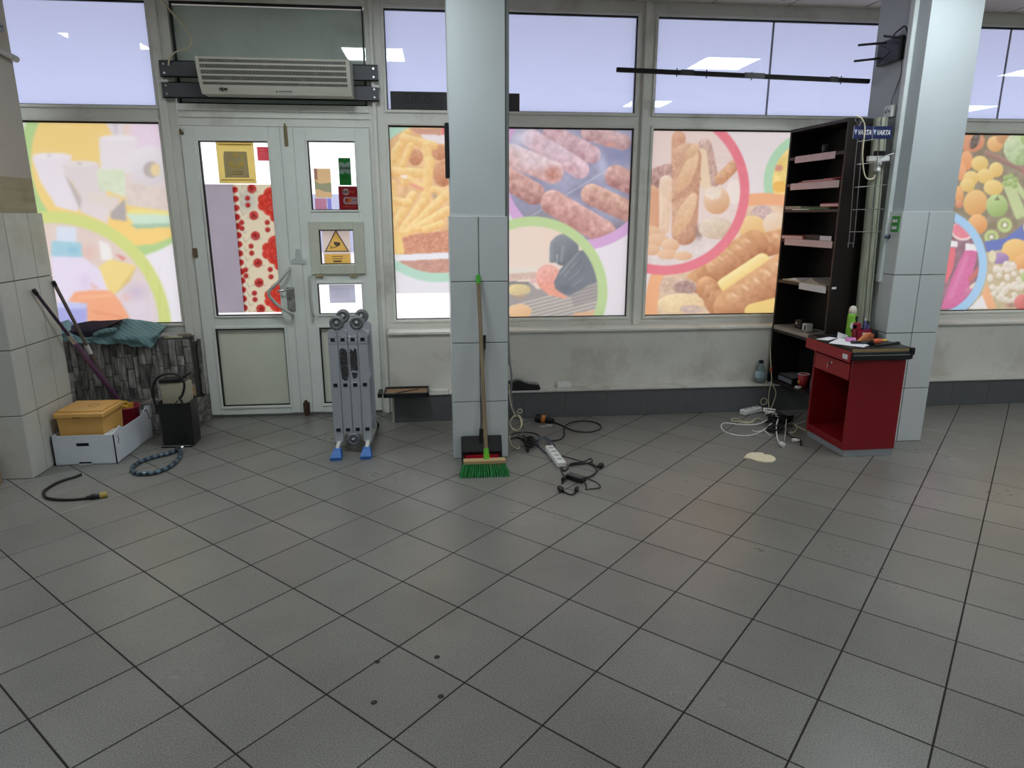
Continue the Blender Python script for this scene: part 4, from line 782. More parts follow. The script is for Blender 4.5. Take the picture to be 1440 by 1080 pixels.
# ---------------------------------------------------------------- folded ladder
LY = 4.44
def wx(u, y=LY, v=560): return fy(u, v, y)[0]
lx = -.735; lw = .061
lad = thing('folding_ladder', 'folded aluminium multi-purpose ladder with blue feet by the door', 'ladder', (lx + 2 * lw, LY, 0))
zb_, zt_ = .075, .845
LD = .3
for back in (0, 1):
    y0 = LY + back * LD
    for k in range(4):
        x0 = lx + k * (lw + .003); zl = zb_ + (.055 if k in (1, 2) else 0)
        obj('rail', MB().box(x0, x0 + lw, y0, y0 + .026, zl, zt_ - .02, .004), ALU, lad)
        hg = obj('hinge_arm', MB().prism([(x0 + .002, zt_ - .09), (x0 + lw - .002, zt_ - .09), (x0 + lw - .002, zt_ - .01), (x0 + lw / 2 + (.02 if k % 2 == 0 else -.02), zt_ + .02), (x0 + .002, zt_ - .01)], y0 - .003, y0 + .028, 'y'), ALU, lad)
        if back == 0:
            for z in (.78, .475, .165):
                xc = x0 + lw / 2
                rg = obj('rung', MB().box(xc - .014, xc + .014, y0 - .002, y0 + LD + .027, z - .014, z + .014, .003), ALU, lad)
                obj('rung_plug', MB().box(xc - .0135, xc + .0135, y0 - .0035, y0 - .001, z - .012, z + .012), BLKM, rg)
            for z in (zt_ - .075, zt_ - .045):
                for dx in (.012, .048): obj('rivet', MB().lathe([(.004, -.002), (.003, -.004), (0, -.005)], (x0 + dx, y0 - .002, z), 8, 'y'), STEEL, lad)
    for xc, zc in ((lx + lw + .001, zt_ + .045), (lx + 3 * lw + .007, zt_ + .045), (lx + 2 * lw + .005, zb_ + .02)):
        dsc = obj('hinge_disc', MB().lathe([(0, -.012), (.014, -.012), (.016, -.006), (.026, -.006), (.03, -.012), (.036, -.012), (.046, -.004), (.046, .03), (.04, .034), (0, .034)], (xc, y0, zc), 28, 'y'), ALUD, lad)
        obj('hinge_pin', MB().lathe([(0, -.016), (.006, -.016), (.008, -.012)], (xc, y0, zc), 12, 'y'), STEEL, dsc)
BLUE = M('blue rubber', (52, 108, 184), .5)
for k, (u, v) in ((0, (473, 646)), (3, (515, 644))):
    xc = lx + k * (lw + .003) + lw / 2; f_ = fz(u, v)
    obj('stabiliser_bar', MB().bar((xc + .004, LY + LD + .17, .045), (xc, LY - .01, .07), .034, .03).bar((xc, LY, .07), (f_[0] + .004, f_[1] + .04, .052), .022, .026), M('pale stabiliser alloy', (214, 214, 210), .4, .2), lad)
    fxy = f_
    ft = MB(); a, b = .036, .022
    ft.add([(fxy[0] - a, fxy[1] - .03, 0), (fxy[0] + a, fxy[1] - .03, 0), (fxy[0] + a, fxy[1] + .045, 0), (fxy[0] - a, fxy[1] + .045, 0), (fxy[0] - a, fxy[1] - .032, .022), (fxy[0] + a, fxy[1] - .032, .022), (fxy[0] + a, fxy[1] + .05, .022), (fxy[0] - a, fxy[1] + .05, .022),
        (fxy[0] - b + .004, fxy[1] + .018, .06), (fxy[0] + b + .004, fxy[1] + .018, .06), (fxy[0] + b + .004, fxy[1] + .06, .064), (fxy[0] - b + .004, fxy[1] + .06, .064)],
        [(0, 3, 2, 1)] + [(i, (i + 1) % 4, 4 + (i + 1) % 4, 4 + i) for i in range(4)] + [(4 + i, 4 + (i + 1) % 4, 8 + (i + 1) % 4, 8 + i) for i in range(4)] + [(8, 9, 10, 11)])
    ftb = obj('foot', ft, BLUE, lad)
    obj('end_cap', MB().lathe([(0, -.03), (.028, -.026), (.03, .02), (0, .03)], (xc + .004, LY + LD + .19, .034), 14, 'y'), BLKP, lad)
def blotch(k, pts): 
    x0 = lx + k * (lw + .003); obj('worn_label', MB().prism([(x0 + a * lw, z) for a, z in pts], LY - .0018, LY + .001, 'y'), M('worn black label', (52, 52, 55), .6, var=.4, vs=40, stain=(130, 132, 136), stainscale=30), lad)
blotch(1, [(.08, .71), (.22, .722), (.5, .725), (.8, .712), (.9, .69), (.92, .54), (.74, .505), (.4, .505), (.2, .52), (.08, .6)])
blotch(2, [(.12, .7), (.22, .722), (.5, .7), (.62, .722), (.84, .716), (.9, .66), (.9, .566), (.5, .575), (.14, .57), (.1, .64)]); blotch(2, [(.2, .56), (.84, .557), (.82, .53), (.5, .515), (.3, .525)])

# tray frame on the step end
P = [fz(u, v, .242) for u, v in ((541, 561), (604, 557), (603, 545), (545.5, 546))]; x0, x1, y0, y1 = -.445, -.105, 5.0, 5.215
t = thing('wooden_tray', 'black framed tray with brown bottom lying on the step end', 'tray', (x0, y0, .2255))
k = MB(); 
for a in ((x0, x1, y0, y0 + .014), (x0, x1, y1 - .014, y1), (x0, x0 + .014, y0, y1), (x1 - .014, x1, y0, y1)): k.box(*a, .227, .262, .003)
obj('rim', k, BLKP, t); obj('bottom', MB().box(x0 + .01, x1 - .01, y0 + .01, y1 - .01, .227, .247), M('brown board', (150, 118, 88), .7, var=.2, vs=10), t); obj('handle', MB().bar((x0 - .03, y0 + .02, .24), (x0 - .03, y1 - .05, .24), .03, .03), BLKP, t)
obj('stick', MB().bar((x0 + .05, y0 + .03, .25), (x1 - .08, y1 - .05, .25), .006, .005), BLKP, t)
a = fz(622, 551, .23); solo('loose_tile', MB().box(-.09, .045, 5.135, 5.23, .226, .236, .002), STEPW, 'loose white tile lying on the step behind the slim column', 'tile')

# ---------------------------------------------------------------- broom and dustpan
br_ = thing('broom', 'push broom with wooden handle and green bristles on the slim column', 'broom', (.245, 3.93, 0))
hx0, hx1, hy = .118, .378, 3.945
blk = MB().box(hx0, hx1, hy - .022, hy + .028, .075, .1, .004); obj('block', blk, M('broom block wood', (186, 156, 112), .6, var=.15, stretch=(.2, 1, 1)), br_)
top = (fy(672.5, 391, 4.232)); ht = Vector((top[0], top[1], top[2])); hb = Vector((fy(691, 640, 3.96)[0], 3.96, .09)); hb.x = .262
dirv = (ht - hb).normalized(); obj('handle', MB().tube([hb + dirv * .05, ht - dirv * .02], .0125, 12), WOOD, br_)
obj('grip_cap', MB().tube([ht - dirv * .035, ht + dirv * .018], .0145, 12), GREEN, br_); obj('socket', MB().tube([hb - dirv * .0, hb + dirv * .075], [.02, .0155], 12), M('lime plastic', (110, 196, 50), .4), br_)
k = MB(); Rb = random.Random(5)
for r in range(4):
    for c in range(22):
        fx0 = hx0 + .006 + (hx1 - hx0 - .012) * c / 21; fy0 = hy - .018 + .042 * r / 3; sp = (c / 21 - .5) * .055; sy = (r / 3 - .5) * .05 - .008
        k.tube([(fx0, fy0, .078), (fx0 + sp * .5 + Rb.uniform(-.002, .002), fy0 + sy * .5, .035), (fx0 + sp + Rb.uniform(-.005, .005), fy0 + sy + Rb.uniform(-.004, .004), .0)], [.0038, .0058, .0045], 6)
tag(obj('bristles', k, BRIST, br_), kind='stuff')
dp = thing('dustpan', 'black and red long handled dustpan standing behind the broom', 'dustpan', (.245, 4.12, 0))
k = MB(); prof_ = [(.0, .012), (-.035, .03), (-.04, .07), (-.02, .115), (.0, .165)]
vs = []; 
for sgn, th in ((0, 0), (1, .008)):
    for (dy, z) in prof_:
        for x in (.118 + .012 * z, .372 - .012 * z): vs.append((x, 4.2 + dy + th, z + .004))
n = len(prof_); fs = [(2 * i, 2 * i + 1, 2 * i + 3, 2 * i + 2) for i in range(n - 1)] + [(2 * n + 2 * i, 2 * n + 2 * i + 2, 2 * n + 2 * i + 3, 2 * n + 2 * i + 1) for i in range(n - 1)] + [(2 * i, 2 * i + 2, 2 * n + 2 * i + 2, 2 * n + 2 * i) for i in range(n - 1)] + [(2 * i + 1, 2 * n + 2 * i + 1, 2 * n + 2 * i + 3, 2 * i + 3) for i in range(n - 1)] + [(0, 2 * n, 2 * n + 1, 1), (2 * n - 2, 2 * n - 1, 4 * n - 1, 4 * n - 2)]
k.add(vs, fs); obj('pan', k, BLKP, dp)
for x in (.112, .366): obj('side_wall', MB().prism([(4.21, 0), (4.03, 0), (4.03, .015), (4.16, .05), (4.21, .165)], x, x + .012, 'x'), BLKP, dp)
obj('scoop', MB().prism([(.13, 4.2), (.36, 4.2), (.36, 4.02), (.13, 4.02)], .002, .012, 'z').prism([(.135, 4.165), (.355, 4.165), (.355, 4.155), (.135, 4.155)], .01, .05, 'z'), REDP, dp)
ha, hb2 = Vector((.243, 4.195, .16)), Vector((fy(680.5, 480, 4.232)[0], 4.232, fy(680, 478, 4.232)[2]))
obj('handle', MB().tube([ha, hb2], .0085, 10), M('grey tube', (96, 92, 88), .5), dp); d_ = (hb2 - ha).normalized(); obj('grip', MB().tube([hb2 - d_ * .06, hb2 + d_ * .03], .013, 10), BLKP, dp); obj('socket', MB().tube([ha - d_ * .04, ha + d_ * .06], .014, 10), BLKP, dp)

# ---------------------------------------------------------------- things in the corner by the pillar
bx0, bx1, by0, by1, bh = -2.495, -2.115, 4.385, 4.955, .2
t = thing('cardboard_tray', 'low white cardboard tray holding the yellow bin', 'box', ((bx0 + bx1) / 2, (by0 + by1) / 2, 0))
ss = .006
hxa, hxb = -2.352, -2.272
fp = MB().box(bx0, hxa, by0, by0 + ss, 0, bh).box(hxb, bx1, by0, by0 + ss, 0, bh).box(hxa, hxb, by0, by0 + ss, .02, .126).box(hxa, hxb, by0, by0 + ss, .148, bh)
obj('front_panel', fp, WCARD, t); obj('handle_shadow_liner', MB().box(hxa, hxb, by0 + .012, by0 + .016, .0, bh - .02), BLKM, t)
sp_ = MB().prism([(by0, 0), (by1, 0), (by1, bh + .03), (by1 - .05, bh + .045), (by1 - .14, bh), (by0 + .14, bh + .002), (by0 + .1, bh + .03), (by0, bh)], bx1 - ss, bx1, 'x'); obj('side_panel', sp_, WCARD, t); obj('side_panel', MB().box(bx0, bx0 + ss, by0, by1, 0, bh), WCARD, t); obj('back_panel', MB().box(bx0, bx1, by1 - ss, by1, 0, bh), WCARD, t); obj('bottom_panel', MB().box(bx0, bx1, by0, by1, .001, .006), WCARD, t)
obj('corner_flap', MB().box(bx1 - .07, bx1 - .008, by0 + .004, by0 + .16, bh - .012, bh - .006), WCARD, t)
obj('side_slot', MB().tube(cr([(bx1 + .001, by0 + .05, bh - .02), (bx1 + .001, by0 + .06, bh - .05), (bx1 + .001, by0 + .045, bh - .075)], 4), .002, 6).tube(cr([(bx1 + .001, by1 - .09, bh + .015), (bx1 + .001, by1 - .05, bh + .01), (bx1 + .001, by1 - .03, bh - .06)], 4), .003, 6), BLKM, t)
# yellow bin with lid
yt = .355; yx0, yx1, yy0, yy1 = -2.46, -2.185, 4.42, 4.70
p0, p1 = fy(82, 569, 4.42), fy(160, 565, 4.42)
t = thing('yellow_bin', 'yellow plastic lidded bin standing in the cardboard tray', 'bin', ((yx0 + yx1) / 2, (yy0 + yy1) / 2, .006))
k = MB(); i_ = .012; k.add([(yx0 + i_, yy0 + i_, .007), (yx1 - i_, yy0 + i_, .007), (yx1 - i_, yy1 - i_, .007), (yx0 + i_, yy1 - i_, .007), (yx0, yy0, yt - .05), (yx1, yy0, yt - .05), (yx1, yy1, yt - .05), (yx0, yy1, yt - .05)], [(3, 2, 1, 0), (4, 5, 6, 7), (0, 1, 5, 4), (1, 2, 6, 5), (2, 3, 7, 6), (3, 0, 4, 7)])
obj('bin_body', k, YELB, t); lid = obj('lid', MB().box(yx0 - .02, yx1 + .015, yy0 - .012, yy1 + .015, yt - .052, yt - .012, .01).box(yx0 - .005, yx1, yy0 + .01, yy1 - .005, yt - .012, yt - .004, .003), YELB, t)
obj('dent', MB().lathe([(.0, .0), (.028, .0), (.034, .002), (.036, 0)], ((yx0 + yx1) / 2 + .03, (yy0 + yy1) / 2, yt - .0045), 18), M('worn yellow', (150, 124, 84), .6), lid); obj('latch', MB().box(-2.36, -2.31, yy0 - .014, yy0 - .008, yt - .047, yt - .043), BLKM, lid)
# red bowl with small yellow things
t = thing('red_bowl', 'dark red plastic bowl behind the yellow bin', 'bowl', (-2.15, 4.84, .006)); bc = (-2.225, 4.83, .008)
obj('bowl', MB().lathe([(0, .0), (.06, .0), (.07, .02), (.09, .25), (.1, .256), (.096, .262), (.08, .25), (.06, .03), (0, .02)], bc, 24), M('dark red plastic', (150, 26, 54), .4), t)
for i, (dx, dy) in enumerate(((-.03, -.01), (.015, -.03), (.03, .02), (-.01, .03))): solo('sponge', MB().box(bc[0] + dx - .018, bc[0] + dx + .018, bc[1] + dy - .012, bc[1] + dy + .012, .235, .272 + .008 * i, .005), M('yellow sponge', (214, 170, 60), .8, var=.2, vs=60), ('lowest', 'foremost', 'outermost', 'tallest')[i] + ' yellow sponge piled in the dark red bowl', 'sponge', 'sponges in the red bowl')
# black bin, beige box, cable loop
bf = [fz(u, v) for u, v in ((228.5, 630), (264, 630), (276, 619))]
kx0, kx1, ky0, ky1, kh = -1.80, -1.605, 4.56, 4.74, .318
t = thing('black_bin', 'square black waste bin standing beside the stone step', 'bin', ((kx0 + kx1) / 2, (ky0 + ky1) / 2, 0))
kx0, kx1 = bf[0][0] - .005, bf[1][0] + .03; ky0, ky1 = bf[0][1], bf[0][1] + .2
k = MB(); o_ = .02
bo = [(kx0 + o_, ky0), (kx1 - o_, ky0), (kx1, ky0 + .03), (kx1 - .005, ky1 - .02), (kx1 - .03, ky1), (kx0 + .02, ky1), (kx0, ky1 - .02), (kx0, ky0 + .03)]
n = len(bo); cxm, cym = (kx0 + kx1) / 2, (ky0 + ky1) / 2
lo_ = [(x, y, 0) for x, y in bo]; hi_ = [(cxm + (x - cxm) * 1.06, cym + (y - cym) * 1.06, kh) for x, y in bo]; hin = [(cxm + (x - cxm) * .99, cym + (y - cym) * .99, kh) for x, y in bo]; lin_ = [(cxm + (x - cxm) * .92, cym + (y - cym) * .92, .02) for x, y in bo]
k.add(lo_ + hi_ + hin + lin_, [tuple(range(n))[::-1]] + [(i, (i + 1) % n, n + (i + 1) % n, n + i) for i in range(n)] + [(n + i, n + (i + 1) % n, 2 * n + (i + 1) % n, 2 * n + i) for i in range(n)] + [(2 * n + i, 2 * n + (i + 1) % n, 3 * n + (i + 1) % n, 3 * n + i) for i in range(n)] + [tuple(range(3 * n, 4 * n))])
obj('bin_body', k, BLKP, t); obj('base_rim', MB().box(kx0 - .002, kx1 - .01, ky0 - .006, ky1, 0, .016, .004), BLKP, t)
gx0, gx1 = kx0 + .0, kx1 - .015
a, b = fy(218.5, 560, ky0 + .1), fy(268, 533, ky0 + .1)
t = thing('beige_carton', 'upright beige carton with dark lid edge behind the black bin', 'box', ((a[0] + b[0]) / 2, ky1 + .08, 0)); zb2 = b[2]; gy0 = ky0 + .075; a = (kx0 + .012, 0, 0); b = (kx1 - .02, 0, zb2)
obj('carton', MB().box(a[0], b[0], gy0, gy0 + .1, .022, zb2 - .02, .003), BEIGE, t); obj('lid_edge', MB().prism([(a[0] - .004, zb2 - .02), (a[0] - .004, zb2 + .002), (b[0] - .06, zb2 + .008), (b[0] + .004, zb2 + .036), (b[0] + .004, zb2 + .026), (b[0] - .05, zb2 - .014)], gy0 - .006, gy0 + .1, 'y'), BLKM, t)
lp = [fy(u, v, ky0 + .03) for u, v in ((263, 571), (259, 550), (252, 536), (243, 528), (234, 526), (224, 529), (217, 538), (214, 552), (217, 566), (220.5, 576))]
lp = [fy(u, v, ky0 - .012) for u, v in ((252, 560), (256, 556), (259, 545), (258, 536), (252, 528), (240, 525.5), (229, 527), (219, 534), (214.5, 546), (216, 560), (219.5, 574), (221, 582))]
solo('looped_cord', MB().tube(cr(lp, 6), .0085, 8).tube(cr([fy(252, 560, ky0 - .012), fy(256, 566, ky0 - .012), fy(254, 574, ky0 - .012)], 4), .008, 8).tube([fy(246.5, 567.5, ky0 - .016), fy(250, 563.5, ky0 - .016)], .004, 6), BLKP, 'thick black cord looped over the black bin', 'cord')
a = fz(266, 575, .21)
t = thing('small_carton', 'small printed carton with striped side on the stone step corner', 'box', (-1.88, 5.16, .208)); ca0 = fy(264, 573, 5.12); ca1 = fy(276, 560, 5.12)
obj('carton', MB().box(-1.975, -1.885, 5.12, 5.2, .209, .265, .002), M('pale printed card', (176, 186, 186), .7, var=.3, vs=25), t); obj('stripe', MB().box(-1.96, -1.9, 5.118, 5.121, .22, .235), M('teal print', (60, 110, 120), .6), t); obj('stripe', MB().box(-1.886, -1.883, 5.125, 5.195, .215, .25), M('brown print', (110, 84, 60), .6), t)
solo('cork_block', MB().box(-1.955, -1.885, 5.215, 5.25, .208, .3, .003), M('cork', (196, 160, 116), .8, var=.2), 'tan cork block standing behind the small carton', 'block')
a, b = fy(231, 470, 5.3), fy(257, 473, 5.3)
solo('wooden_strip', MB().box(a[0], b[0], 5.28, 5.32, .667, .68, .002), M('cream strip', (206, 200, 172), .6), 'cream wooden strip lying on the stone ledge', 'strip')
solo('rubble_block', MB().box(-1.985, -1.9, 5.29, 5.35, .667, .69, .005), M('rubble', (130, 126, 110), .9, var=.2), 'grey rubble block at the end of the stone ledge', 'block')
# poles
def pole(name, label, ends, segs, extra):
    a, b = Vector(ends[0]), Vector(ends[1]); t = thing(name, label, 'pole', ends[1])
    for nm, f0, f1, r, mt in segs: obj(nm, MB().tube([a.lerp(b, f0), a.lerp(b, f1)], r, 12), mt, t)
    return t
pa = fx(49, 410, -2.49); pb = (fy(160, 553, 4.99)[0], 4.99, .01); pb = fy(158, 551, 5.0); d_ = (Vector(pb) - Vector(pa)); pb = tuple(Vector(pa) + d_ * 1.16)
def to_floor(a, b, z): a, b = Vector(a), Vector(b); return tuple(a + (b - a) * ((z - a.z) / (b.z - a.z)))
pole('telescopic_pole', 'purple telescopic pole leaning on the worn pillar', (pa, pb), [('tube', 0, .38, .0105, DPURP), ('end_cap', -.012, .02, .0135, BLKP), ('clamp', .34, .41, .015, STEEL), ('tube', .41, 1, .017, PURP)], None)
qa = fx(76, 398, -2.49); qa = fy(76, 398, 4.72); qb = fy(150, 540, 5.05); qb = tuple(Vector(qa) + (Vector(qb) - Vector(qa)) * 1.2)
pole('grey_pole', 'grey brown pole leaning against the pillar edge', (qa, qb), [('tube', 0, .5, .011, GBROWN), ('end_cap', -.012, .02, .0125, BLKP), ('sleeve', .49, .56, .0145, WHITE), ('tube', .56, 1, .017, GBROWN)], None)
# blanket and garment on the ledge
def drape(name, label, top, bot, y_top, y_bot, mat, cat, n=40, m_=14, bumpy=.012, seed=1, th=.012):
    def samp(c, t):
        xs_ = [p[0] for p in c]; x = c[0][0] + (c[-1][0] - c[0][0]) * t; return x, float(np.interp(x, xs_, [p[1] for p in c]))
    vs = []; r = np.random.RandomState(seed); ph = r.rand(6) * 6.28
    for s_ in (0, 1):
        for i in range(n + 1):
            t = i / n; (u0, v0), (u1, v1) = samp(top, t), samp(bot, t)
            for j in range(m_ + 1):
                q_ = j / m_; u, v = u0 + (u1 - u0) * q_, v0 + (v1 - v0) * q_
                y = y_top + (y_bot - y_top) * min(1, q_ * 1.6) ** 1.0
                y += bumpy * (math.sin(t * 17 + ph[0] + 2 * q_) * .6 + math.sin(t * 31 + ph[1] - 4 * q_) * .3 + math.sin(q_ * 9 + t * 6 + ph[2]) * .5) * (0.4 + .6 * q_)
                p = fy(u, v, y); vs.append((p[0], p[1] + s_ * th, p[2]))
    W_ = m_ + 1; N_ = (n + 1) * W_; fs = []
    for i in range(n):
        for j in range(m_):
            a = i * W_ + j; fs.append((a, a + 1, a + W_ + 1, a + W_)); fs.append((N_ + a, N_ + a + W_, N_ + a + W_ + 1, N_ + a + 1))
    for i in range(n):
        for j in (0, m_): a = i * W_ + j; fs.append((a, a + W_, N_ + a + W_, N_ + a))
    for j in range(m_):
        for i in (0, n): a = i * W_ + j; fs.append((a, N_ + a, N_ + a + 1, a + 1))
    k = MB(); k.add(vs, fs, True); return solo(name, k, mat, label, cat)
def lumps(o, amp, seed):
    r = np.random.RandomState(seed); me = o.data; n = len(me.vertices); c = np.zeros(n * 3); me.vertices.foreach_get('co', c); c = c.reshape(-1, 3)
    c[:, 1] -= amp * (vnoise(c[:, 0] * 14 + c[:, 2] * 6, c[:, 2] * 26, seed) - .4); c[:, 2] += amp * .35 * (vnoise(c[:, 0] * 11, c[:, 2] * 9 + 3, seed + 1) - .5); me.vertices.foreach_set('co', c.ravel()); me.update()
lumps(drape('quilted_blanket', 'crumpled teal quilted blanket hanging over the stone ledge', [(85, 452), (96, 448), (104, 456), (122, 463), (146, 456), (165, 449.5), (180, 446.5), (200, 450), (220, 454), (234, 458)], [(86, 476), (110, 481), (130, 482), (150, 483), (180, 485), (200, 487), (215, 488.5), (222, 478), (233, 460)], 5.40, 5.2, TEAL, 'blanket', 80, 22, .018, 4), .05, 3)
fold = [fy(u, v, 5.19) for u, v in ((132, 471.5), (140, 468), (150, 465.5), (158, 464), (164, 462.5))]
tag(obj('folded_edge', MB().tube(cr(fold, 5), [.012 + .008 * math.sin(k / 20 * math.pi) for k in range(21)], 10), TEAL, bpy.data.objects['quilted_blanket']))
lumps(drape('dark_garment', 'dark navy garment bundled on top of the teal blanket', [(88, 463), (100, 458), (110, 454.5), (130, 451.5), (150, 450.5), (172, 449)], [(90, 468), (105, 474), (122, 475), (134, 470), (150, 463), (172, 451)], 5.34, 5.205, NAVY, 'garment', 50, 14, .012, 8, .02), .03, 9)
# cardboard at the picture edge
e0 = (-2.665, 3.93); t = thing('brown_carton', 'brown carton standing beside the worn pillar foot', 'box', (e0[0] - .2, e0[1] + .1, 0)); obj('carton', MB().box(e0[0] - .4, e0[0], e0[1], e0[1] + .2, .001, .16, .004), CARD, t); obj('tape', MB().box(e0[0] - .23, e0[0] - .17, e0[1] + .001, e0[1] + .199, .1595, .1605), M('brown tape', (150, 110, 70), .3), t)
# floor cable with brass plug and ring of braided hose
cp = [fz(u, v, .008) for u, v in ((114, 667), (104, 671), (90, 675), (76, 681), (65, 688), (61, 694), (66, 700), (80, 702.5), (100, 702.5), (122, 700.5))]
t = thing('antenna_lead', 'black cable with brass plug curled on the floor by the pillar', 'cable', cp[5]); obj('cable', MB().tube(cr(cp, 6), .0085, 8), BLKP, t); p = Vector(fz(121, 700, .014)); p2 = Vector(fz(141, 697, .014)); d_ = (p2 - p).normalized()
obj('plug_body', MB().tube([p, p + d_ * .02, p + d_ * .025, p + d_ * .07], [.011, .012, .017, .017], 14), BLKP, t); obj('plug_nut', MB().tube([p + d_ * .068, p + d_ * .105], .0185, 12, sm=False), BRASS, t); a = Vector(cp[0]); obj('tip', MB().tube([a, Vector(fz(118, 666, .008))], .003, 6), STEEL, t)
hp = [fz(u, v, .014) for u, v in ((247, 633.5), (236, 638), (222, 641), (205, 646), (190, 653), (185.5, 661), (192, 665.5), (206, 666), (222, 663.5), (238, 656.5), (250, 646.5), (254, 638), (252.5, 633))]
t = thing('braided_hose', 'dark blue braided hose curled in a ring on the floor', 'hose', hp[5]); C = cr(hp, 7); obj('hose', MB().tube(C, .0135, 12), HOSEB, t)
for k in range(3, len(C) - 4, 4): obj('braid_band', MB().tube(C[k:k + 3], .0143, 12), HOSEL, t)
obj('nut', MB().tube([Vector(hp[0]) + Vector((.0, 0, .004)), Vector(hp[0]) + Vector((.035, .012, .012))], .019, 8, sm=False), BLKP, t); obj('ferrule', MB().tube([Vector(hp[0]) + Vector((.035, .012, .012)), Vector(hp[0]) + Vector((.05, .017, .016))], .014, 10), STEEL, t)

# ---------------------------------------------------------------- things on the step and cables by the slim column
a = fz(718, 551.5, .2255); t = thing('card_terminal', 'black card terminal lying on the step beside the slim column', 'terminal', (a[0] + .1, 5.15, .2255)); x0 = a[0] - .02
obj('terminal_body', MB().prism([(x0, .226), (x0 + .255, .226), (x0 + .262, .245), (x0 + .25, .268), (x0 + .16, .278), (x0 + .11, .3), (x0 + .075, .305), (x0 + .06, .296), (x0, .29)], 5.118, 5.2, 'y'), BLKP, t); obj('screen', MB().prism([(x0 + .065, .3065), (x0 + .108, .302), (x0 + .15, .283), (x0 + .15, .285), (x0 + .108, .304), (x0 + .065, .3085)], 5.128, 5.19, 'y'), M('grey screen', (84, 92, 88), .2), t)
for i in range(4):
    for j in range(3): obj('key', MB().box(x0 + .17 + i * .02, x0 + .184 + i * .02, 5.13 + j * .02, 5.144 + j * .02, .274 - i * .003, .281 - i * .003, .002), M('key grey', (150, 150, 146), .5), t)
a, b = fz(784, 545.5, .2255), fz(803, 545, .2255)
t = thing('junction_box', 'small white junction box on the step under the grill window', 'box', (a[0], 5.17, .2255)); obj('housing', MB().box(a[0], b[0], 5.165, 5.225, .226, .262, .004), WHITE, t); obj('lid', MB().box(a[0] + .005, b[0] - .005, 5.17, 5.22, .262, .267, .002), WHITE, t)
bt = fz(1065, 536.5, .2255); t = thing('water_bottle', 'clear plastic water bottle with pale label on the step', 'bottle', bt)
bx, by_ = bt[0], min(bt[1], 5.175)
obj('bottle', MB().lathe([(0, 0), (.036, .0), (.04, .008), (.04, .06), (.038, .065), (.04, .07), (.04, .11), (.032, .135), (.018, .155), (.016, .162), (.0145, .17), (0, .17)], (bx, by_, .226), 22), M('bottle plastic', (160, 176, 176), .12, var=.1, trans=.5), t); obj('label', MB().lathe([(.0408, .045), (.0408, .1)], (bx, by_, .226), 22, cap=False), M('bottle label', (170, 196, 206), .5, var=.3, vs=40), t); obj('cap', MB().lathe([(.0175, .165), (.0185, .168), (.0185, .186), (.017, .188), (0, .188)], (bx, by_, .226), 18), BLKP, t)
def floorcable(name, label, px, r, mat, z=None, plugs=()):
    pts = [fz(u, v, (r + .001) if len(q_) < 1 else q_[0]) for u, v, *q_ in px]; t = thing(name, label, 'cable', (pts[0][0], pts[0][1], 0)); obj('cord', MB().tube(cr(pts, 6), r, 7), mat, t)
    for (u, v, du, dv, mt, rr, ln) in plugs:
        p = Vector(fz(u, v, rr + .001)); d = (Vector(fz(u + du, v + dv, rr + .001)) - p).normalized(); obj('plug', MB().tube([p, p + d * ln * .35, p + d * ln * .4, p + d * ln], [rr * .55, rr * .8, rr, rr], 12), mt, t)
        x_ = d.cross(Vector((0, 0, 1))).normalized()
        for s_ in (-1, 1): obj('pin', MB().tube([p + d * ln + x_ * s_ * .009, p + d * (ln + .018) + x_ * s_ * .009], .0024, 6), STEEL, t)
    return t
def powerstrip(name, label, pa, pb, wd, hh, nsock):
    a, b = Vector(fz(*pa)), Vector(fz(*pb)); mid = (a + b) / 2; d = b - a; ang = math.atan2(d.y, d.x); L_ = d.length
    t = thing(name, label, 'power strip', (mid.x, mid.y, 0), ang); k = MB().box(-L_ / 2, L_ / 2, -wd / 2, wd / 2, .001, hh, .008); obj('housing', k, WHITE, t, True)
    for i in range(nsock):
        x = -L_ / 2 + L_ * (i + .75) / (nsock + .5); so = obj('socket', MB().lathe([(.021, hh + .0008), (.0205, hh + .0015), (.018, hh + .0006), (.017, hh + .0004), (0, hh + .0004)], (x, 0, 0), 20), M('socket well', (186, 186, 180), .5), t, True)
        for s_ in (-1, 1): obj('hole', MB().lathe([(.0034, hh + .0002), (.0034, hh + .0012), (0, hh + .0012)], (x + .0067 * s_ * .7, .0067 * s_ * .7, 0), 10), BLKM, so, True)
    return t
powerstrip('power_strip', 'white power strip lying diagonally beside the slim column cables', (772, 634), (790, 658), .06, .042, 4)
powerstrip('power_strip', 'short white power strip on the floor in front of the step', (1043, 584), (1068, 578.5), .06, .045, 3)
# scanner
sc_ = thing('barcode_scanner', 'black and orange hand scanner lying on the floor by the step', 'scanner', fz(765, 590)); a, b = Vector(fz(757, 588, .03)), Vector(fz(779, 592, .022)); d_ = (b - a).normalized()
obj('head', MB().tube([a - d_ * .02, a, a + d_ * .04, a + d_ * .055], [.03, .036, .034, .024], 14), BLKP, sc_); obj('band', MB().tube([a + d_ * .034, a + d_ * .062], [.0355, .028], 14), M('orange plastic', (206, 130, 60), .5), sc_); obj('grip', MB().tube([a + d_ * .06, a + d_ * .1, b], [.024, .022, .017], 12), BLKP, sc_)
floorcable('scanner_lead', 'black lead looping across the floor from the scanner', [(779, 593.5), (792, 599), (808, 606), (828, 607.5), (842, 604), (845.5, 600), (840, 595), (825, 592), (808, 593), (796, 598), (793, 606), (793.5, 612), (787, 618), (772, 620)], .0048, BLKP)
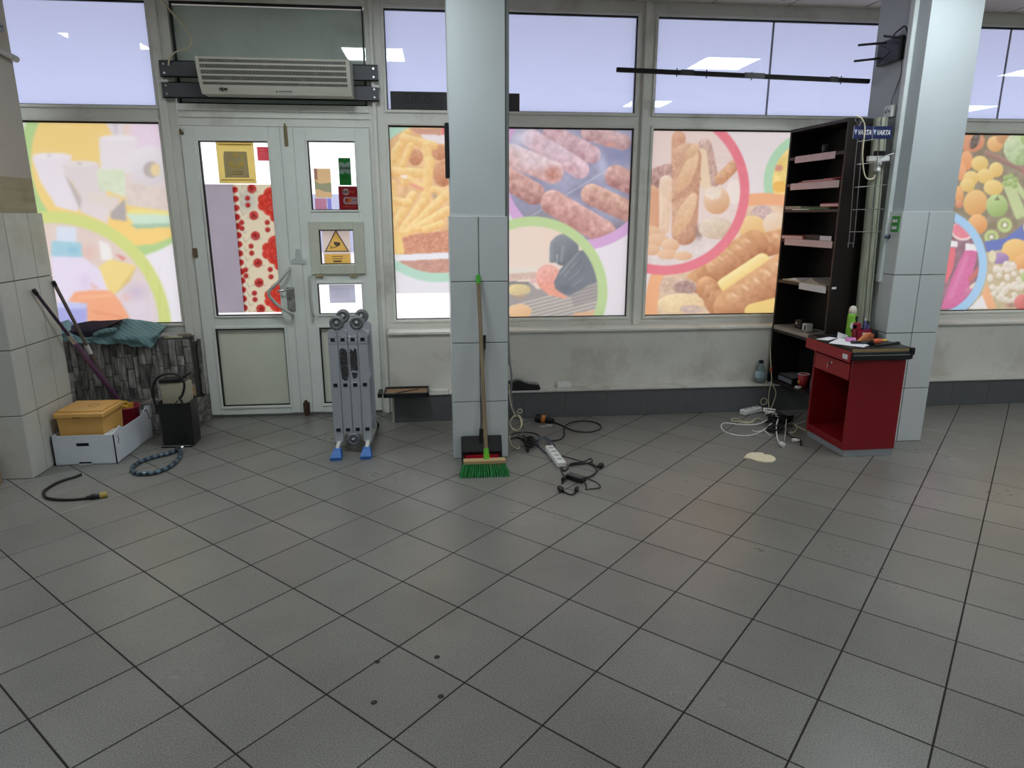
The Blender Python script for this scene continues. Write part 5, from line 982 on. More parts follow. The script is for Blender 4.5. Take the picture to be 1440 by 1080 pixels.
# loops of cables at the column foot
cb = []
for k in range(2):
    pts = []
    for i in range(14):
        a = i / 14 * 6.2832; c0 = fy(724.5 + k * 1.0, 593.5, 4.5); pts.append((c0[0] + (.038 + .004 * k) * math.cos(a), 4.47 + .02 * k + .012 * math.sin(a * 2), c0[2] + (.052 + .003 * k) * math.sin(a)))
    cb.append(pts)
t = thing('coiled_cable', 'cream cable coiled and hung beside the slim column foot', 'cable', fz(724, 612)); obj('coil', MB().tube(cr(cb[0], 4, True), .004, 7, True).tube(cr(cb[1], 4, True), .004, 7, True), CREAMC, t)
obj('knot_loop', MB().tube(cr([(fy(731, 578, 4.47)[0] + .016 * math.cos(a), 4.47, fy(731, 578, 4.47)[2] + .014 * math.sin(a)) for a in [i * .785 for i in range(8)]], 4, True), .0035, 7, True), CREAMC, t)
obj('tail', MB().tube(cr([fy(724, 583, 4.47), fy(720, 574, 4.47), fy(717, 560, 4.47), fy(716, 540, 4.46)], 5), .004, 7).tube(cr([fy(722, 604, 4.46), fz(718, 611, .006), fz(716.5, 616, .006), fz(720, 627, .006), fz(728, 631, .006), fz(731, 628, .006)], 5), .004, 7), CREAMC, t)
solo('column_lead', MB().tube(cr([fy(715.5, 482, 4.31), fy(716.5, 505, 4.33), fy(719.5, 530, 4.35), fy(719, 555, 4.38), fy(722, 575, 4.42), fy(727, 583, 4.44), fz(735, 600, .01), fz(733, 612, .006), fz(722, 616, .006)], 6), .0055, 8), GREYC, 'grey lead running down the slim column side', 'cable')
floorcable('black_lead', 'black lead looped on the floor behind the broom column', [(716, 611), (728, 608.5), (742, 608), (754, 610), (760, 615), (756, 620), (744, 618), (736, 613), (728, 612)], .004, BLKP)
floorcable('bundled_lead', 'knotted black lead with plug lying at the slim column foot', [(718, 617), (728, 615), (738, 619), (746, 623, .02), (752, 620, .03), (748, 616, .03), (742, 620, .02), (740, 627), (742, 632)], .006, BLKP, plugs=((742, 630, .1, 5, BLKP, .013, .05),))
floorcable('grey_lead', 'grey lead running in loops to the diagonal power strip', [(772, 640), (764, 632), (756, 626), (752, 620, .02), (760, 616, .03), (768, 618, .02), (774, 624), (778, 630)], .0055, GREYC)
floorcable('slate_lead', 'slate blue lead looped behind the diagonal power strip', [(768, 637), (760, 630), (757, 622, .02), (764, 615, .04), (772, 618, .03), (780, 626), (776, 632)], .005, M('slate cable', (70, 80, 98), .5))
floorcable('dark_knot', 'black knot of leads in front of the slim column corner', [(735, 617), (742, 621, .025), (750, 625, .03), (746, 618, .04), (738, 622, .03), (745, 628, .02), (753, 622, .03), (748, 615, .02), (741, 616)], .009, BLKM)
t = thing('power_adapter', 'black laptop power adapter lying on the floor tiles', 'adapter', fz(810, 676)); 
a, b = Vector(fz(799, 672, 0)), Vector(fz(821, 679, 0)); ang = math.atan2(b.y - a.y, b.x - a.x); t.rotation_euler = (0, 0, ang); t.location = (a + b) / 2
obj('housing', MB().box(-.062, .062, -.026, .026, .001, .034, .005), BLKP, t, True); obj('rating_label', MB().box(-.045, .045, -.018, .018, .034, .0345), M('faded label', (70, 72, 74), .5), t, True)
floorcable('adapter_lead', 'black lead bundled between adapter and round plug', [(789, 657), (793, 662), (798, 659), (801, 653, .02), (808, 651, .02), (816, 650, .02), (824, 648, .03), (830, 645, .03), (833, 648, .02), (828, 651), (818, 652), (806, 653), (802, 655)], .005, BLKP)
floorcable('mains_lead', 'black mains lead ending in a round plug', [(826, 651), (836, 656), (839, 661), (836, 667), (828, 671), (820, 670)], .0045, BLKP)
floorcable('mains_plug_lead', 'short black lead with round plug on the tiles', [(832, 651), (838, 655), (842, 656)], .004, BLKP, plugs=((841, 656, 8, -3, BLKP, .017, .04),))
floorcable('thin_lead', 'thin black lead curving out from the adapter', [(822, 672), (832, 675), (840, 679), (844, 683), (843, 686), (834, 687), (824, 688), (825, 684), (823, 680)], .0032, BLKP)
floorcable('plug_pair_lead', 'short black lead with two plugs near the adapter', [(791, 690), (798, 694), (804, 695.5), (808, 693), (810, 689)], .0042, BLKP, plugs=((791, 690, -5, -5, BLKP, .016, .045), (810, 690, 2, -6, BLKP, .013, .04)))
floorcable('strip_lead', 'black lead from the power strip end to the plugs', [(789, 658), (790, 664), (793, 668), (796, 672), (794, 676), (790, 680)], .0042, BLKP, plugs=((793, 671, -2, 6, BLKP, .013, .045),))
floorcable('long_lead', 'thin black lead stretching past the power strip', [(785, 640), (798, 643), (812, 647), (822, 650)], .0035, BLKP)
for i, (u, v, du) in enumerate(((757, 601, 6), (767, 600, 9))):
    a = fz(u, v, .001); solo('paper_scrap', MB().prism([(a[0], a[1]), (a[0] + .03, a[1] - .012), (a[0] + .055, a[1] + .004), (a[0] + .04, a[1] + .018), (a[0] + .012, a[1] + .014)], .001, .008 + .006 * i, 'z'), M('scrap foil', (176, 178, 176), .4), ('small' if i == 0 else 'longer') + ' torn white scrap beside the scanner', 'scrap')
# beige scrap on the tiles
sp = [(1046, 645), (1050, 640), (1057, 637.2), (1066, 637.4), (1073, 638), (1074.5, 640), (1078, 640.2), (1084, 641), (1090, 644.5), (1090.5, 648), (1086, 650.5), (1076, 651), (1064, 649), (1056, 646), (1051, 645)]
solo('foam_scrap', MB().prism([fz(u, v)[:2] for u, v in sp], .001, .007, 'z'), M('cream foam', (222, 212, 184), .8, var=.06, vs=25), 'flat cream foam scrap lying on the floor tiles', 'scrap')

# cable heap in front of the shelf
floorcable('white_lead', 'long white lead sweeping in a wide loop on the floor', [(1094, 583, .05), (1088, 592, .03), (1076, 603, .02), (1066, 609), (1052, 612.5), (1036, 612), (1022, 608.5), (1015, 603), (1015, 597), (1022, 595), (1040, 597), (1058, 597.5), (1070, 595, .02), (1080, 590, .04)], .0045, WHITE)
floorcable('cream_lead', 'cream lead folded in a flat loop beside the short power strip', [(1078, 594, .02), (1066, 588), (1058, 592), (1050, 595), (1040, 593), (1030, 592), (1029, 589), (1036, 589), (1046, 593), (1060, 594)], .004, CREAMC)
floorcable('plug_lead', 'white lead with plug lying in front of the cable heap', [(1095, 588, .07), (1092, 596, .04), (1092, 606, .02), (1093, 616), (1096, 622)], .0048, WHITE, plugs=((1096, 623, 5, 2.5, WHITE, .018, .045),))
floorcable('second_plug_lead', 'white lead hanging straight down from the cable heap', [(1106, 590, .06), (1105, 600, .03), (1104, 612, .008), (1103, 620)], .004, M('grey white cable', (190, 190, 188), .5))
floorcable('counter_lead', 'white lead running from the cable heap to the red counter', [(1100, 591, .05), (1110, 593, .03), (1120, 596), (1128, 594), (1134, 592)], .0038, WHITE); floorcable('counter_lead', 'cream lead running low to the red counter foot', [(1106, 594, .03), (1116, 597), (1124, 601), (1133, 605)], .0038, CREAMC)
floorcable('short_loop', 'pale lead bent in a small loop near the red counter', [(1108, 596, .02), (1118, 597), (1121, 602), (1117, 608), (1110, 608)], .004, CREAMC)
floorcable('strip_feed', 'white feed lead from the short power strip', [(1069, 578.5, .02), (1076, 577, .03), (1084, 579, .04), (1090, 584, .06), (1096, 588, .06)], .0046, WHITE)
floorcable('under_lead', 'pale lead poking out under the cable heap', [(1058, 605), (1064, 607), (1074, 606, .01), (1080, 610), (1083, 613)], .0038, WHITE)
def heap(name, label, u, v, mat, n, rad, r, seed, z0=.012, rise=.05):
    q_ = random.Random(seed); c0 = Vector(fz(u, v)); pts = []
    for i in range(n):
        a = i * 1.9 + q_.uniform(-.4, .4); rr = rad * q_.uniform(.55, 1); pts.append((c0.x + rr * math.cos(a), c0.y + rr * .8 * math.sin(a), z0 + rise * q_.random()))
    t = thing(name, label, 'cable', (c0.x, c0.y, 0)); obj('cord', MB().tube(cr(pts, 6), r, 7), mat, t); return t
heap('black_cable_bundle', 'tangled black cable bundle in front of the shelf', 1092, 597, BLKM, 22, .1, .0065, 3, .01, .07); heap('black_cable_bundle', 'lower black cable tangle nearest the white plug', 1088, 607, BLKM, 14, .085, .006, 8, .009, .03)
heap('white_cable_coil', 'white cable coil on top of the black tangle', 1081, 594, WHITE, 14, .055, .0055, 5, .06, .05); heap('grey_cable_coil', 'black cable tangle beside the red counter', 1104, 596, BLKP, 14, .075, .006, 12, .01, .08)
floorcable('dark_plug_lead', 'black lead with white plug beside the red counter', [(1104, 607), (1112, 614), (1120, 616), (1126, 620), (1126, 626)], .0055, BLKP, plugs=((1124, 619, -9, 0, WHITE, .014, .05),))
hc = [fy(u, v, 5.09) for u, v in ((1083, 478), (1083.5, 500), (1084.5, 520), (1085, 535))]
t = thing('hanging_lead', 'cream lead hanging down the shelf edge to the floor', 'cable', (hc[-1][0], 5.09, 0)); obj('cord', MB().tube(cr(hc + [fy(1081, 555, 5.09), fy(1081, 570, 5.08), fz(1083, 578, .01)], 6), .0042, 7).tube(cr([fy(1086, 540, 5.085), fy(1091, 552, 5.08), fy(1088, 565, 5.075), fy(1083, 577, 5.06)], 6), .0042, 7), CREAMC, t)
obj('loop', MB().tube(cr([(fy(1074, 564.5, 5.085)[0] + .027 * math.cos(a), 5.085, fy(1074, 564.5, 5.085)[2] + .028 * math.sin(a)) for a in [i * .785 for i in range(8)]], 4, True), .0036, 7, True), CREAMC, t); obj('joint', MB().tube([fy(1084, 517, 5.088), fy(1084.2, 522, 5.088)], .011, 10), M('orange joint', (190, 90, 60), .5), t)

# ---------------------------------------------------------------- shelf unit
SA, SB = Vector((2.694, 5.215, 0)), Vector((2.749, 4.535, 0)); SW = (SA - SB).length; ang = math.atan2(SA.y - SB.y, SA.x - SB.x); SD = .255; SH = 2.2
sh = thing('shelf_unit', 'tall dark wenge shelf unit beside the bread window', 'shelf', SB, ang)
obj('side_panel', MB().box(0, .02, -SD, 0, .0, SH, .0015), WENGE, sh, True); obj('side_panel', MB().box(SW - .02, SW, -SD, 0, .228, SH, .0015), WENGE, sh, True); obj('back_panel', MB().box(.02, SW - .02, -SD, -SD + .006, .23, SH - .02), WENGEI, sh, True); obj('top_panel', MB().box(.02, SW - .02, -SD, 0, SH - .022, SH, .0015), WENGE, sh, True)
BZ = (1.995, 1.80, 1.612, 1.388, 1.07, .672, .262)
for z in BZ: obj('shelf_board', MB().box(.02, SW - .02, -SD + .006, -.002, z - .022, z, .0015), WENGE, sh, True)
for k, (z, a, b, mt) in enumerate(((1.995, .13, .86, PINKP), (1.80, .02, .90, PINKP), (1.388, .02, .91, PINKP), (1.07, .04, .55, PAPER))): obj('price_strip', MB().box(SW * a + .02, SW * b - .005, 0, .003, z - .045, z + .003), mt, sh, True)
Mt = Matrix.Translation(SB) @ Matrix.Rotation(ang, 4, 'Z')
def onshelf(name, label, cat, a, z, parts, depth=-.1):
    p = Mt @ Vector((SW * a, depth, z)); t = thing(name, label, cat, p, ang)
    for nm, mb, mt in parts: obj(nm, mb, mt, t, True)
    return t
onshelf('red_folder', 'pale red folder lying on the second shelf', 'folder', .42, 1.8, [('cover', MB().box(-.2, .24, -.08, .09, .001, .012, .002), M('faded red card', (196, 110, 104), .6)), ('pages', MB().box(-.15, .2, -.075, .085, .012, .018), PINKP), ('tab', MB().box(-.24, -.05, -.05, .08, .018, .024), REDF)])
onshelf('green_folder', 'green folder under papers on the third shelf', 'folder', .55, 1.612, [('cover', MB().box(-.24, .2, -.1, .09, .001, .01, .002), GREENF), ('loose_sheet', MB().prism([(-.05, .08), (.12, .1), (.14, .13), (.0, .11)], -.005, .001, 'z'), PAPER)])
onshelf('red_book', 'dark red book at the near end of the third shelf', 'book', .17, 1.612, [('cover', MB().box(-.1, .12, -.09, .09, .012, .04, .004), REDF), ('pages', MB().box(-.095, .115, -.08, .092, .018, .034), PINKP)])
onshelf('paper_stack', 'stack of loose papers on the third shelf far end', 'papers', .82, 1.612, [('sheets', MB().box(-.1, .1, -.1, .1, .001, .02, .002), BEIGE), ('top_sheet', MB().box(-.08, .09, -.09, .11, .02, .022), PAPER)])
onshelf('red_notebook', 'thin pink notebook on the fourth shelf', 'notebook', .75, 1.388, [('cover', MB().box(-.12, .16, -.09, .1, .001, .03, .003), M('dusty pink', (190, 110, 106), .6)), ('pages', MB().box(-.115, .155, -.08, .101, .006, .025), PINKP)])
onshelf('dark_box', 'flat dark box with white label on the fourth shelf', 'box', .33, 1.388, [('body', MB().box(-.16, .14, -.1, .09, .001, .04, .003), M('dark brown card', (52, 44, 42), .6)), ('label', MB().box(-.16, -.03, .09, .092, .004, .036), PAPER)])
onshelf('curled_papers', 'curled loose papers on the fifth shelf', 'papers', .5, 1.07, [('sheet', MB().box(-.28, .26, -.1, .1, .001, .012, .002), BEIGE), ('curled_sheet', MB().prism([(-.2, .012), (-.02, .012), (-.09, .05), (-.13, .03)], -.08, .09, 'y'), M('grey paper', (176, 170, 160), .8)), ('curled_sheet', MB().prism([(.05, .012), (.22, .012), (.12, .03)], -.08, .09, 'y'), PAPER)])
onshelf('paper_pile', 'wide pile of papers on the desk height shelf', 'papers', .6, .672, [('sheets', MB().box(-.3, .25, -.12, .1, .001, .03, .003), M('grey paper', (176, 170, 160), .8)), ('top_sheet', MB().box(-.1, .24, -.1, .105, .03, .036), M('pale grey paper', (150, 148, 140), .8))])
onshelf('charger', 'small white charger on the paper pile', 'charger', .42, .71, [('body', MB().box(-.025, .025, .02, .08, 0, .06, .005), WHITE), ('face', MB().box(-.02, .0, .08, .082, .01, .05), BLKP)])
onshelf('webcam', 'small black camera with shiny lens on the paper pile', 'camera', .62, .71, [('body', MB().box(-.05, .04, -.04, .05, 0, .07, .01), BLKP), ('lens', MB().lathe([(0, .0), (.014, .0), (.016, .006), (.0, .012)], (0, .05, .04), 14, 'y'), STEEL)])
onshelf('set_top_box', 'small black set top box on the lowest shelf', 'device', .68, .262, [('body', MB().box(-.1, .1, -.08, .08, .001, .06, .004), BLKP), ('front', MB().box(-.09, .09, .08, .082, .012, .045), M('device grey', (120, 126, 136), .4, var=.5, vs=60)), ('top', MB().box(-.09, .09, -.06, .07, .06, .063), M('grey lid', (110, 110, 112), .5))])
onshelf('paper_cup', 'red paper cup with white rim on the lowest shelf', 'cup', .46, .262, [('cup', MB().lathe([(0, .001), (.031, .001), (.042, .105), (.039, .105), (.03, .01), (0, .01)], (0, .02, 0), 22), M('red paper cup', (176, 44, 48), .5)), ('rim', MB().lathe([(.041, .103), (.0445, .106), (.0425, .11), (.039, .106)], (0, .02, 0), 22, cap=False), PAPER), ('emblem', MB().lathe([(0, 0), (.014, 0), (.014, .002), (0, .002)], (.0, .0575, .045), 14, 'y'), M('gold print', (206, 150, 70), .5))])
onshelf('bottle_cap', 'white lid lying in front of the paper cup', 'lid', .42, .262, [('lid', MB().lathe([(0, .0), (.026, .001), (.026, .014), (.022, .016), (0, .016)], (0, .075, 0), 18), WHITE)])
onshelf('grey_bottle', 'tall grey tapered bottle on the lowest shelf', 'bottle', .26, .262, [('bottle', MB().lathe([(0, .001), (.045, .001), (.045, .06), (.03, .18), (.018, .22), (.018, .25), (0, .25)], (0, .0, 0), 18), M('grey frosted', (110, 114, 122), .5)), ('cap', MB().lathe([(.02, .25), (.02, .28), (0, .28)], (0, 0, 0), 14), BLKP)])
onshelf('glass_jar', 'small clear glass on the top shelf', 'glass', .55, 1.995, [('glass', MB().lathe([(0, .001), (.022, .001), (.026, .07), (.024, .07), (.02, .006), (0, .006)], (0, 0, 0), 16), M('dim glass', (70, 74, 74), .15)), ('rim', MB().lathe([(.026, .069), (.027, .071), (.025, .072)], (0, 0, 0), 16, cap=False), M('glass rim', (120, 126, 126), .1))])
obj('barcode_label', MB().box(-.001, .0, -.045, -.01, 1.06, 1.075), PAPER, sh, True)
# wire rack with sign
RYk = 4.385
rk = thing('wire_rack', 'chrome wire display rack hanging on the dark shelf side', 'rack', fy(1222, 345, RYk)); WIRE = M('chrome wire', (150, 150, 152), .3, .8)
def W2(u, v, y=RYk): return fy(u, v, y)
def wire(pts, r=.0028): return obj('wire', MB().tube(pts, r, 6), WIRE, rk)
wire([W2(1209, 168), W2(1209, 178)]); wire(cr([W2(1216, 190), W2(1206, 195), W2(1194, 338), W2(1193, 341), W2(1199, 341.5), W2(1201, 338), W2(1213, 196)], 4)); wire(cr([W2(1238, 168), W2(1236, 200), W2(1223, 320), W2(1215, 341), W2(1220, 341.5), W2(1226, 318)], 4))
for (u1, v1, u2, v2) in ((1207, 199, 1256, 193), (1205, 231.5, 1252, 226), (1202, 263.5, 1248, 260), (1199, 295, 1244, 294), (1195, 326, 1239, 326)): wire([W2(u1, v1), W2(u2, v2, RYk - .02)])
wire(cr([W2(1236, 222), W2(1246, 219, RYk - .02), W2(1256, 216, RYk - .03), W2(1258, 213, RYk - .03), W2(1255, 212, RYk - .03)], 4)); wire(cr([W2(1210, 176), W2(1211, 172), W2(1214, 171), W2(1216, 175)], 4)); wire(cr([W2(1235, 176), W2(1236, 172), W2(1239, 171), W2(1241, 175)], 4))
wire([W2(1203, 170), fy(1203, 168, 4.53)]); wire([W2(1203, 170), W2(1209, 178)])
a, b = W2(1200.5, 177, RYk - .07), W2(1252.5, 195.5, RYk - .07)
obj('sign_plate', MB().box(a[0], b[0], RYk - .075, RYk - .07, b[2], a[2], .001), NAVYS, rk); obj('plate_edge', MB().box((a[0] + b[0]) / 2 - .0015, (a[0] + b[0]) / 2 + .0015, RYk - .0765, RYk - .0745, b[2], a[2]).box(a[0], a[0] + .003, RYk - .0765, RYk - .0745, b[2], a[2]), M('plate edge', (150, 152, 160), .5), rk)
SW_ = b[0] - a[0]
for cx in (.27, .76):
    text('lettering', 'VARTA', (a[0] + SW_ * cx + .006, RYk - .0762, (a[2] + b[2]) / 2 - .002), .042, WHITE, rk, bold=True, width=SW_ * .36, shear=.2)
    part_x = a[0] + SW_ * (cx - .215); zc = (a[2] + b[2]) / 2
    obj('emblem', MB().prism([(part_x - .011, zc + .016), (part_x + .011, zc + .016), (part_x + .002, zc - .016)], RYk - .0766, RYk - .0758, 'y'), M('pale emblem', (170, 180, 206), .5), rk)
wl_ = [W2(u, v, RYk - .085) for u, v in ((1204, 163), (1211, 166), (1216, 176), (1215, 195), (1213, 215), (1214, 235), (1217, 248), (1222, 252), (1228, 251), (1231, 246))]
solo('rack_cable', MB().tube(cr(wl_, 5), .0042, 7), CREAMC, 'cream cable draped over the wire rack sign', 'cable')
# roll of wood print foil standing on the counter
b0, b1 = Vector(fy(1208, 468, 4.475)), Vector(fy(1238.5, 166, 4.475)); b0 = Vector((b0.x, 4.45, .752)); d_ = (b1 - b0)
rl = thing('foil_roll', 'tall roll of wood print foil standing on the counter', 'roll', b0); obj('roll', MB().tube([b0 + d_ * .0, b0 + d_ * .5, b1], [.05, .046, .043], 20), M('wood print foil', (156, 160, 142), .4, var=.28, vs=7, stretch=(9, 9, .9)), rl)
for s_ in (.012, -.02): obj('loose_edge', MB().tube([b0 + Vector((s_, -.05, 0)), b0 + d_ * .5 + Vector((s_, -.046, 0)), b1 + Vector((s_, -.043, 0))], .003, 6), M('foil edge', (110, 112, 98), .5), rl)
lh = thing('lamp_holder', 'white bulb holder strapped to the foil roll', 'lamp holder', W2(1235, 241, 4.4)); a, b = W2(1221, 219.5, 4.405), W2(1249, 227.5, 4.405)
obj('bracket', MB().box(a[0], b[0], 4.39, 4.425, b[2], a[2], .004), WHITE, lh); c_ = W2(1235, 227, 4.407); obj('socket', MB().lathe([(.024, 0), (.024, -.02), (.02, -.024), (.02, -.05), (.022, -.054), (.02, -.065), (0, -.065)], (c_[0], 4.407, c_[2]), 18), WHITE, lh); a, b = W2(1231, 212, 4.4), W2(1244, 219, 4.4); obj('plug', MB().box(a[0], b[0], 4.39, 4.42, b[2], a[2], .003), BLKP, lh)

# ---------------------------------------------------------------- counter
ct = thing('counter_cabinet', 'red counter cabinet with drawer and open front', 'counter', (2.82, 4.24, 0))
cx0, cx1, cy0, cy1 = 2.64, 3.005, 4.0, 4.465
obj('plinth', MB().box(cx0 + .012, cx1 - .005, cy0 + .004, cy1, 0, .048, .002), GREYPL, ct); obj('side_panel', MB().box(cx0, cx1, cy0, cy0 + .02, .048, .665, .002), RED, ct); obj('side_panel', MB().box(cx0, cx1, cy1 - .02, cy1, .048, .665, .002), RED, ct); obj('back_panel', MB().box(cx1 - .012, cx1, cy0 + .02, cy1 - .02, .048, .665), RED, ct); obj('bottom_panel', MB().box(cx0, cx1 - .012, cy0 + .02, cy1 - .02, .048, .095, .002), RED, ct)
dw = obj('drawer', MB().box(cx0 - .004, cx0 + .016, cy0 + .028, cy1 - .028, .52, .63, .003).box(cx0 + .016, cx1 - .05, cy0 + .04, cy1 - .04, .53, .6), REDD, ct); kz = .598; ky = (cy0 + cy1) / 2 - .0
obj('lock', MB().lathe([(0, -.004), (.009, -.004), (.009, .004)], (cx0 - .006, ky, kz), 12, 'x'), STEEL, dw); obj('key', MB().box(cx0 - .03, cx0 - .006, ky - .0015, ky + .0015, kz - .008, kz + .008).box(cx0 - .034, cx0 - .028, ky - .003, ky + .003, kz - .04, kz - .004), STEEL, dw)
obj('worktop', MB().box(2.6, 3.012, 3.968, 4.505, .665, .735, .003), BLKP, ct); obj('fascia', MB().box(2.592, 2.6, 3.968, 4.505, .652, .722, .002), REDD, ct); obj('edge_strip', MB().box(2.602, 2.985, 3.962, 3.969, .722, .74), M('tan wood strip', (150, 128, 92), .6, var=.2, stretch=(.2, 1, 1)), ct); obj('edge_profile', MB().box(2.6, 3.014, 3.955, 3.968, .672, .72, .004).box(2.6, 3.014, 3.950, 3.956, .704, .71), M('edge rubber', (34, 38, 42), .35), ct)
obj('chrome_line', MB().box(2.602, 3.012, 3.948, 3.951, .7, .706), STEEL, ct); obj('top_sheet', MB().box(2.602, 3.01, 3.97, 4.503, .735, .745, .002), M('black laminate', (28, 27, 28), .35), ct); obj('corner_piece', MB().box(2.985, 3.016, 3.945, 3.975, .7, .746, .003), BLKP, ct)
obj('white_label', MB().box(2.5905, 2.592, 3.995, 4.05, .668, .7), PAPER, ct); obj('socket_plate', MB().box(cx1 - .016, cx1 - .012, 4.33, 4.4, .235, .295, .002), M('dim plate', (120, 112, 108), .6), ct)
TZ = .7455
def onto(u, v, z=TZ): return fz(u, v, z)
sp_c = onto(1199, 474); sp_c = (sp_c[0], min(sp_c[1], 4.42), TZ)
t = thing('spray_can', 'green air freshener spray can with white cap on the counter', 'spray can', sp_c)
cc = (onto(1197.5, 475)[0], 4.36, TZ)
obj('can', MB().lathe([(0, .001), (.029, .001), (.03, .006), (.03, .15), (.026, .165), (.02, .17), (0, .17)], cc, 22), M('lime can', (126, 190, 58), .35, var=.1), t); obj('cap', MB().lathe([(.024, .165), (.0265, .168), (.0255, .195), (.019, .212), (.01, .218), (0, .219)], cc, 20), M('ivory cap', (222, 216, 200), .4), t); obj('label', MB().prism([(cc[0] + .024 * math.cos(a) - .003, cc[2] + .085 + .024 * math.sin(a)) for a in [i * .45 for i in range(14)]], cc[1] - .032, cc[1] - .027, 'y'), PAPER, t); obj('dark_print', MB().prism([(cc[0] - .02, cc[2] + .05), (cc[0], cc[2] + .036), (cc[0] + .012, cc[2] + .056), (cc[0] - .01, cc[2] + .06)], cc[1] - .0315, cc[1] - .027, 'y').prism([(cc[0] + .004, cc[2] + .13), (cc[0] + .024, cc[2] + .105), (cc[0] + .026, cc[2] + .148), (cc[0] + .006, cc[2] + .152)], cc[1] - .0305, cc[1] - .014, 'y'), M('dark print', (40, 50, 36), .5), t)
a = [onto(*q_) for q_ in ((1147, 477), (1166, 474), (1178, 475.5), (1164, 479))]
solo('paper_sheet', MB().prism([q_[:2] for q_ in a], TZ, TZ + .0015, 'z'), PAPER, 'blank white sheet at the far edge of the counter', 'paper')
a = [onto(*q_) for q_ in ((1165, 483), (1180, 476), (1197, 478), (1222, 486), (1214, 489))]
solo('paper_sheet', MB().prism([q_[:2] for q_ in a], TZ + .0016, TZ + .003, 'z'), PAPER, 'large white sheet at the front edge of the counter', 'paper')
a = onto(1183, 476); solo('folded_card', MB().prism([(a[0] - .03, TZ + .003), (a[0] - .028, TZ + .045), (a[0] + .045, TZ + .02), (a[0] + .04, TZ + .003)], a[1], a[1] + .004, 'y'), PAPER, 'small folded white card standing on the papers', 'card')
pc = onto(1212, 477); pc = (pc[0], min(pc[1], 4.36)); t = thing('pen_box', 'dark red open pen box on the counter', 'box', (pc[0], pc[1], TZ)); x0, y0 = pc[0] - .045, pc[1]
k = MB().box(x0, x0 + .11, y0, y0 + .004, TZ, TZ + .065).box(x0, x0 + .11, y0 + .066, y0 + .07, TZ, TZ + .065).box(x0, x0 + .004, y0, y0 + .07, TZ, TZ + .095).box(x0 + .106, x0 + .11, y0, y0 + .07, TZ, TZ + .065).box(x0, x0 + .11, y0, y0 + .07, TZ, TZ + .004); obj('box_body', k, M('crimson plastic', (150, 30, 56), .4), t); obj('lid_lip', MB().box(x0, x0 + .03, y0, y0 + .07, TZ + .065, TZ + .11, .004), MATS['crimson plastic'], t); obj('label', MB().box(x0 + .045, x0 + .075, y0 - .001, y0, TZ + .03, TZ + .045), PAPER, t)
for i, (dx, hh, mt, tipm) in enumerate(((.07, .14, M('blue pen', (60, 70, 160), .4), WHITE), (.085, .12, M('violet pen', (90, 70, 150), .4), BLKP), (.098, .115, MATS['blue pen'], BLKP))):
    t = thing('pen', ('tall blue pen with white tip', 'violet pen', 'short blue pen')[i] + ' standing in the dark red pen box', 'pen', (x0 + dx, y0 + .04, TZ + .004), 0, 'pens in the pen box'); obj('barrel', MB().tube([(x0 + dx, y0 + .04, TZ + .005), (x0 + dx + .012, y0 + .045, TZ + hh - .02)], .0045, 8), mt, t); obj('tip', MB().tube([(x0 + dx + .012, y0 + .045, TZ + hh - .02), (x0 + dx + .015, y0 + .046, TZ + hh)], .004, 8), tipm, t)
a = onto(1218, 481); t = thing('shoe_horn', 'orange leather pouch lying against the pen box', 'pouch', (a[0], a[1], TZ)); obj('pouch', MB().prism([(a[0] - .06, TZ + .003), (a[0] + .03, TZ + .003), (a[0] + .045, TZ + .05), (a[0] + .025, TZ + .062), (a[0] - .01, TZ + .052), (a[0] - .035, TZ + .025)], a[1] - .01, a[1] + .02, 'y'), M('orange leather', (204, 132, 84), .6, var=.1), t); obj('flap', MB().prism([(a[0] - .02, TZ + .025), (a[0] + .04, TZ + .03), (a[0] + .042, TZ + .048), (a[0] + .02, TZ + .055)], a[1] - .014, a[1] - .01, 'y'), M('dark leather', (176, 104, 66), .6), t)
a = onto(1196, 480.5); t = thing('tape_roll', 'pink and violet ribbon roll on the white sheet', 'roll', (a[0], a[1], TZ)); obj('roll', MB().lathe([(.014, .0), (.03, .0), (.032, .012), (.03, .024), (.014, .024)], (a[0], a[1], TZ + .0035), 20), M('pink ribbon', (214, 130, 190), .5, var=.3, vs=60), t); obj('core', MB().lathe([(.010, .0), (.015, .0), (.015, .026), (.010, .026)], (a[0], a[1], TZ + .0035), 16, cap=False), M('violet ribbon', (130, 100, 180), .5), t)
a, b = Vector(onto(1227, 480.5, TZ + .02)), Vector(onto(1255, 477.5, TZ + .02)); d_ = (b - a).normalized(); t = thing('screwdriver', 'orange handled screwdriver with yellow tip on the counter', 'screwdriver', (a.x, a.y, TZ)); obj('handle', MB().tube([a, a + d_ * .02, a + d_ * .06, a + d_ * .085], [.013, .018, .018, .012], 12), M('orange handle', (206, 96, 56), .4), t); obj('collar', MB().tube([a - d_ * .01, a], .014, 12), BLKP, t); obj('yellow_tip', MB().tube([a + d_ * .085, a + d_ * .13], [.011, .008], 10), M('yellow plastic tip', (226, 190, 70), .4), t)
a = onto(1212, 484); t = thing('pliers', 'dark pliers lying across the white sheet', 'pliers', (a[0], a[1], TZ)); obj('jaw', MB().bar((a[0] - .07, a[1] + .01, TZ + .012), (a[0] - .01, a[1], TZ + .012), .026, .016), M('dark steel', (56, 58, 62), .4, .6), t); obj('grip', MB().tube(cr([(a[0] - .02, a[1], TZ + .011), (a[0] + .03, a[1] + .015, TZ + .011), (a[0] + .09, a[1] + .012, TZ + .011)], 4), .009, 8), BLKP, t); obj('grip', MB().tube(cr([(a[0] - .02, a[1], TZ + .011), (a[0] + .03, a[1] - .018, TZ + .011), (a[0] + .09, a[1] - .014, TZ + .011)], 4), .009, 8), BLKP, t)
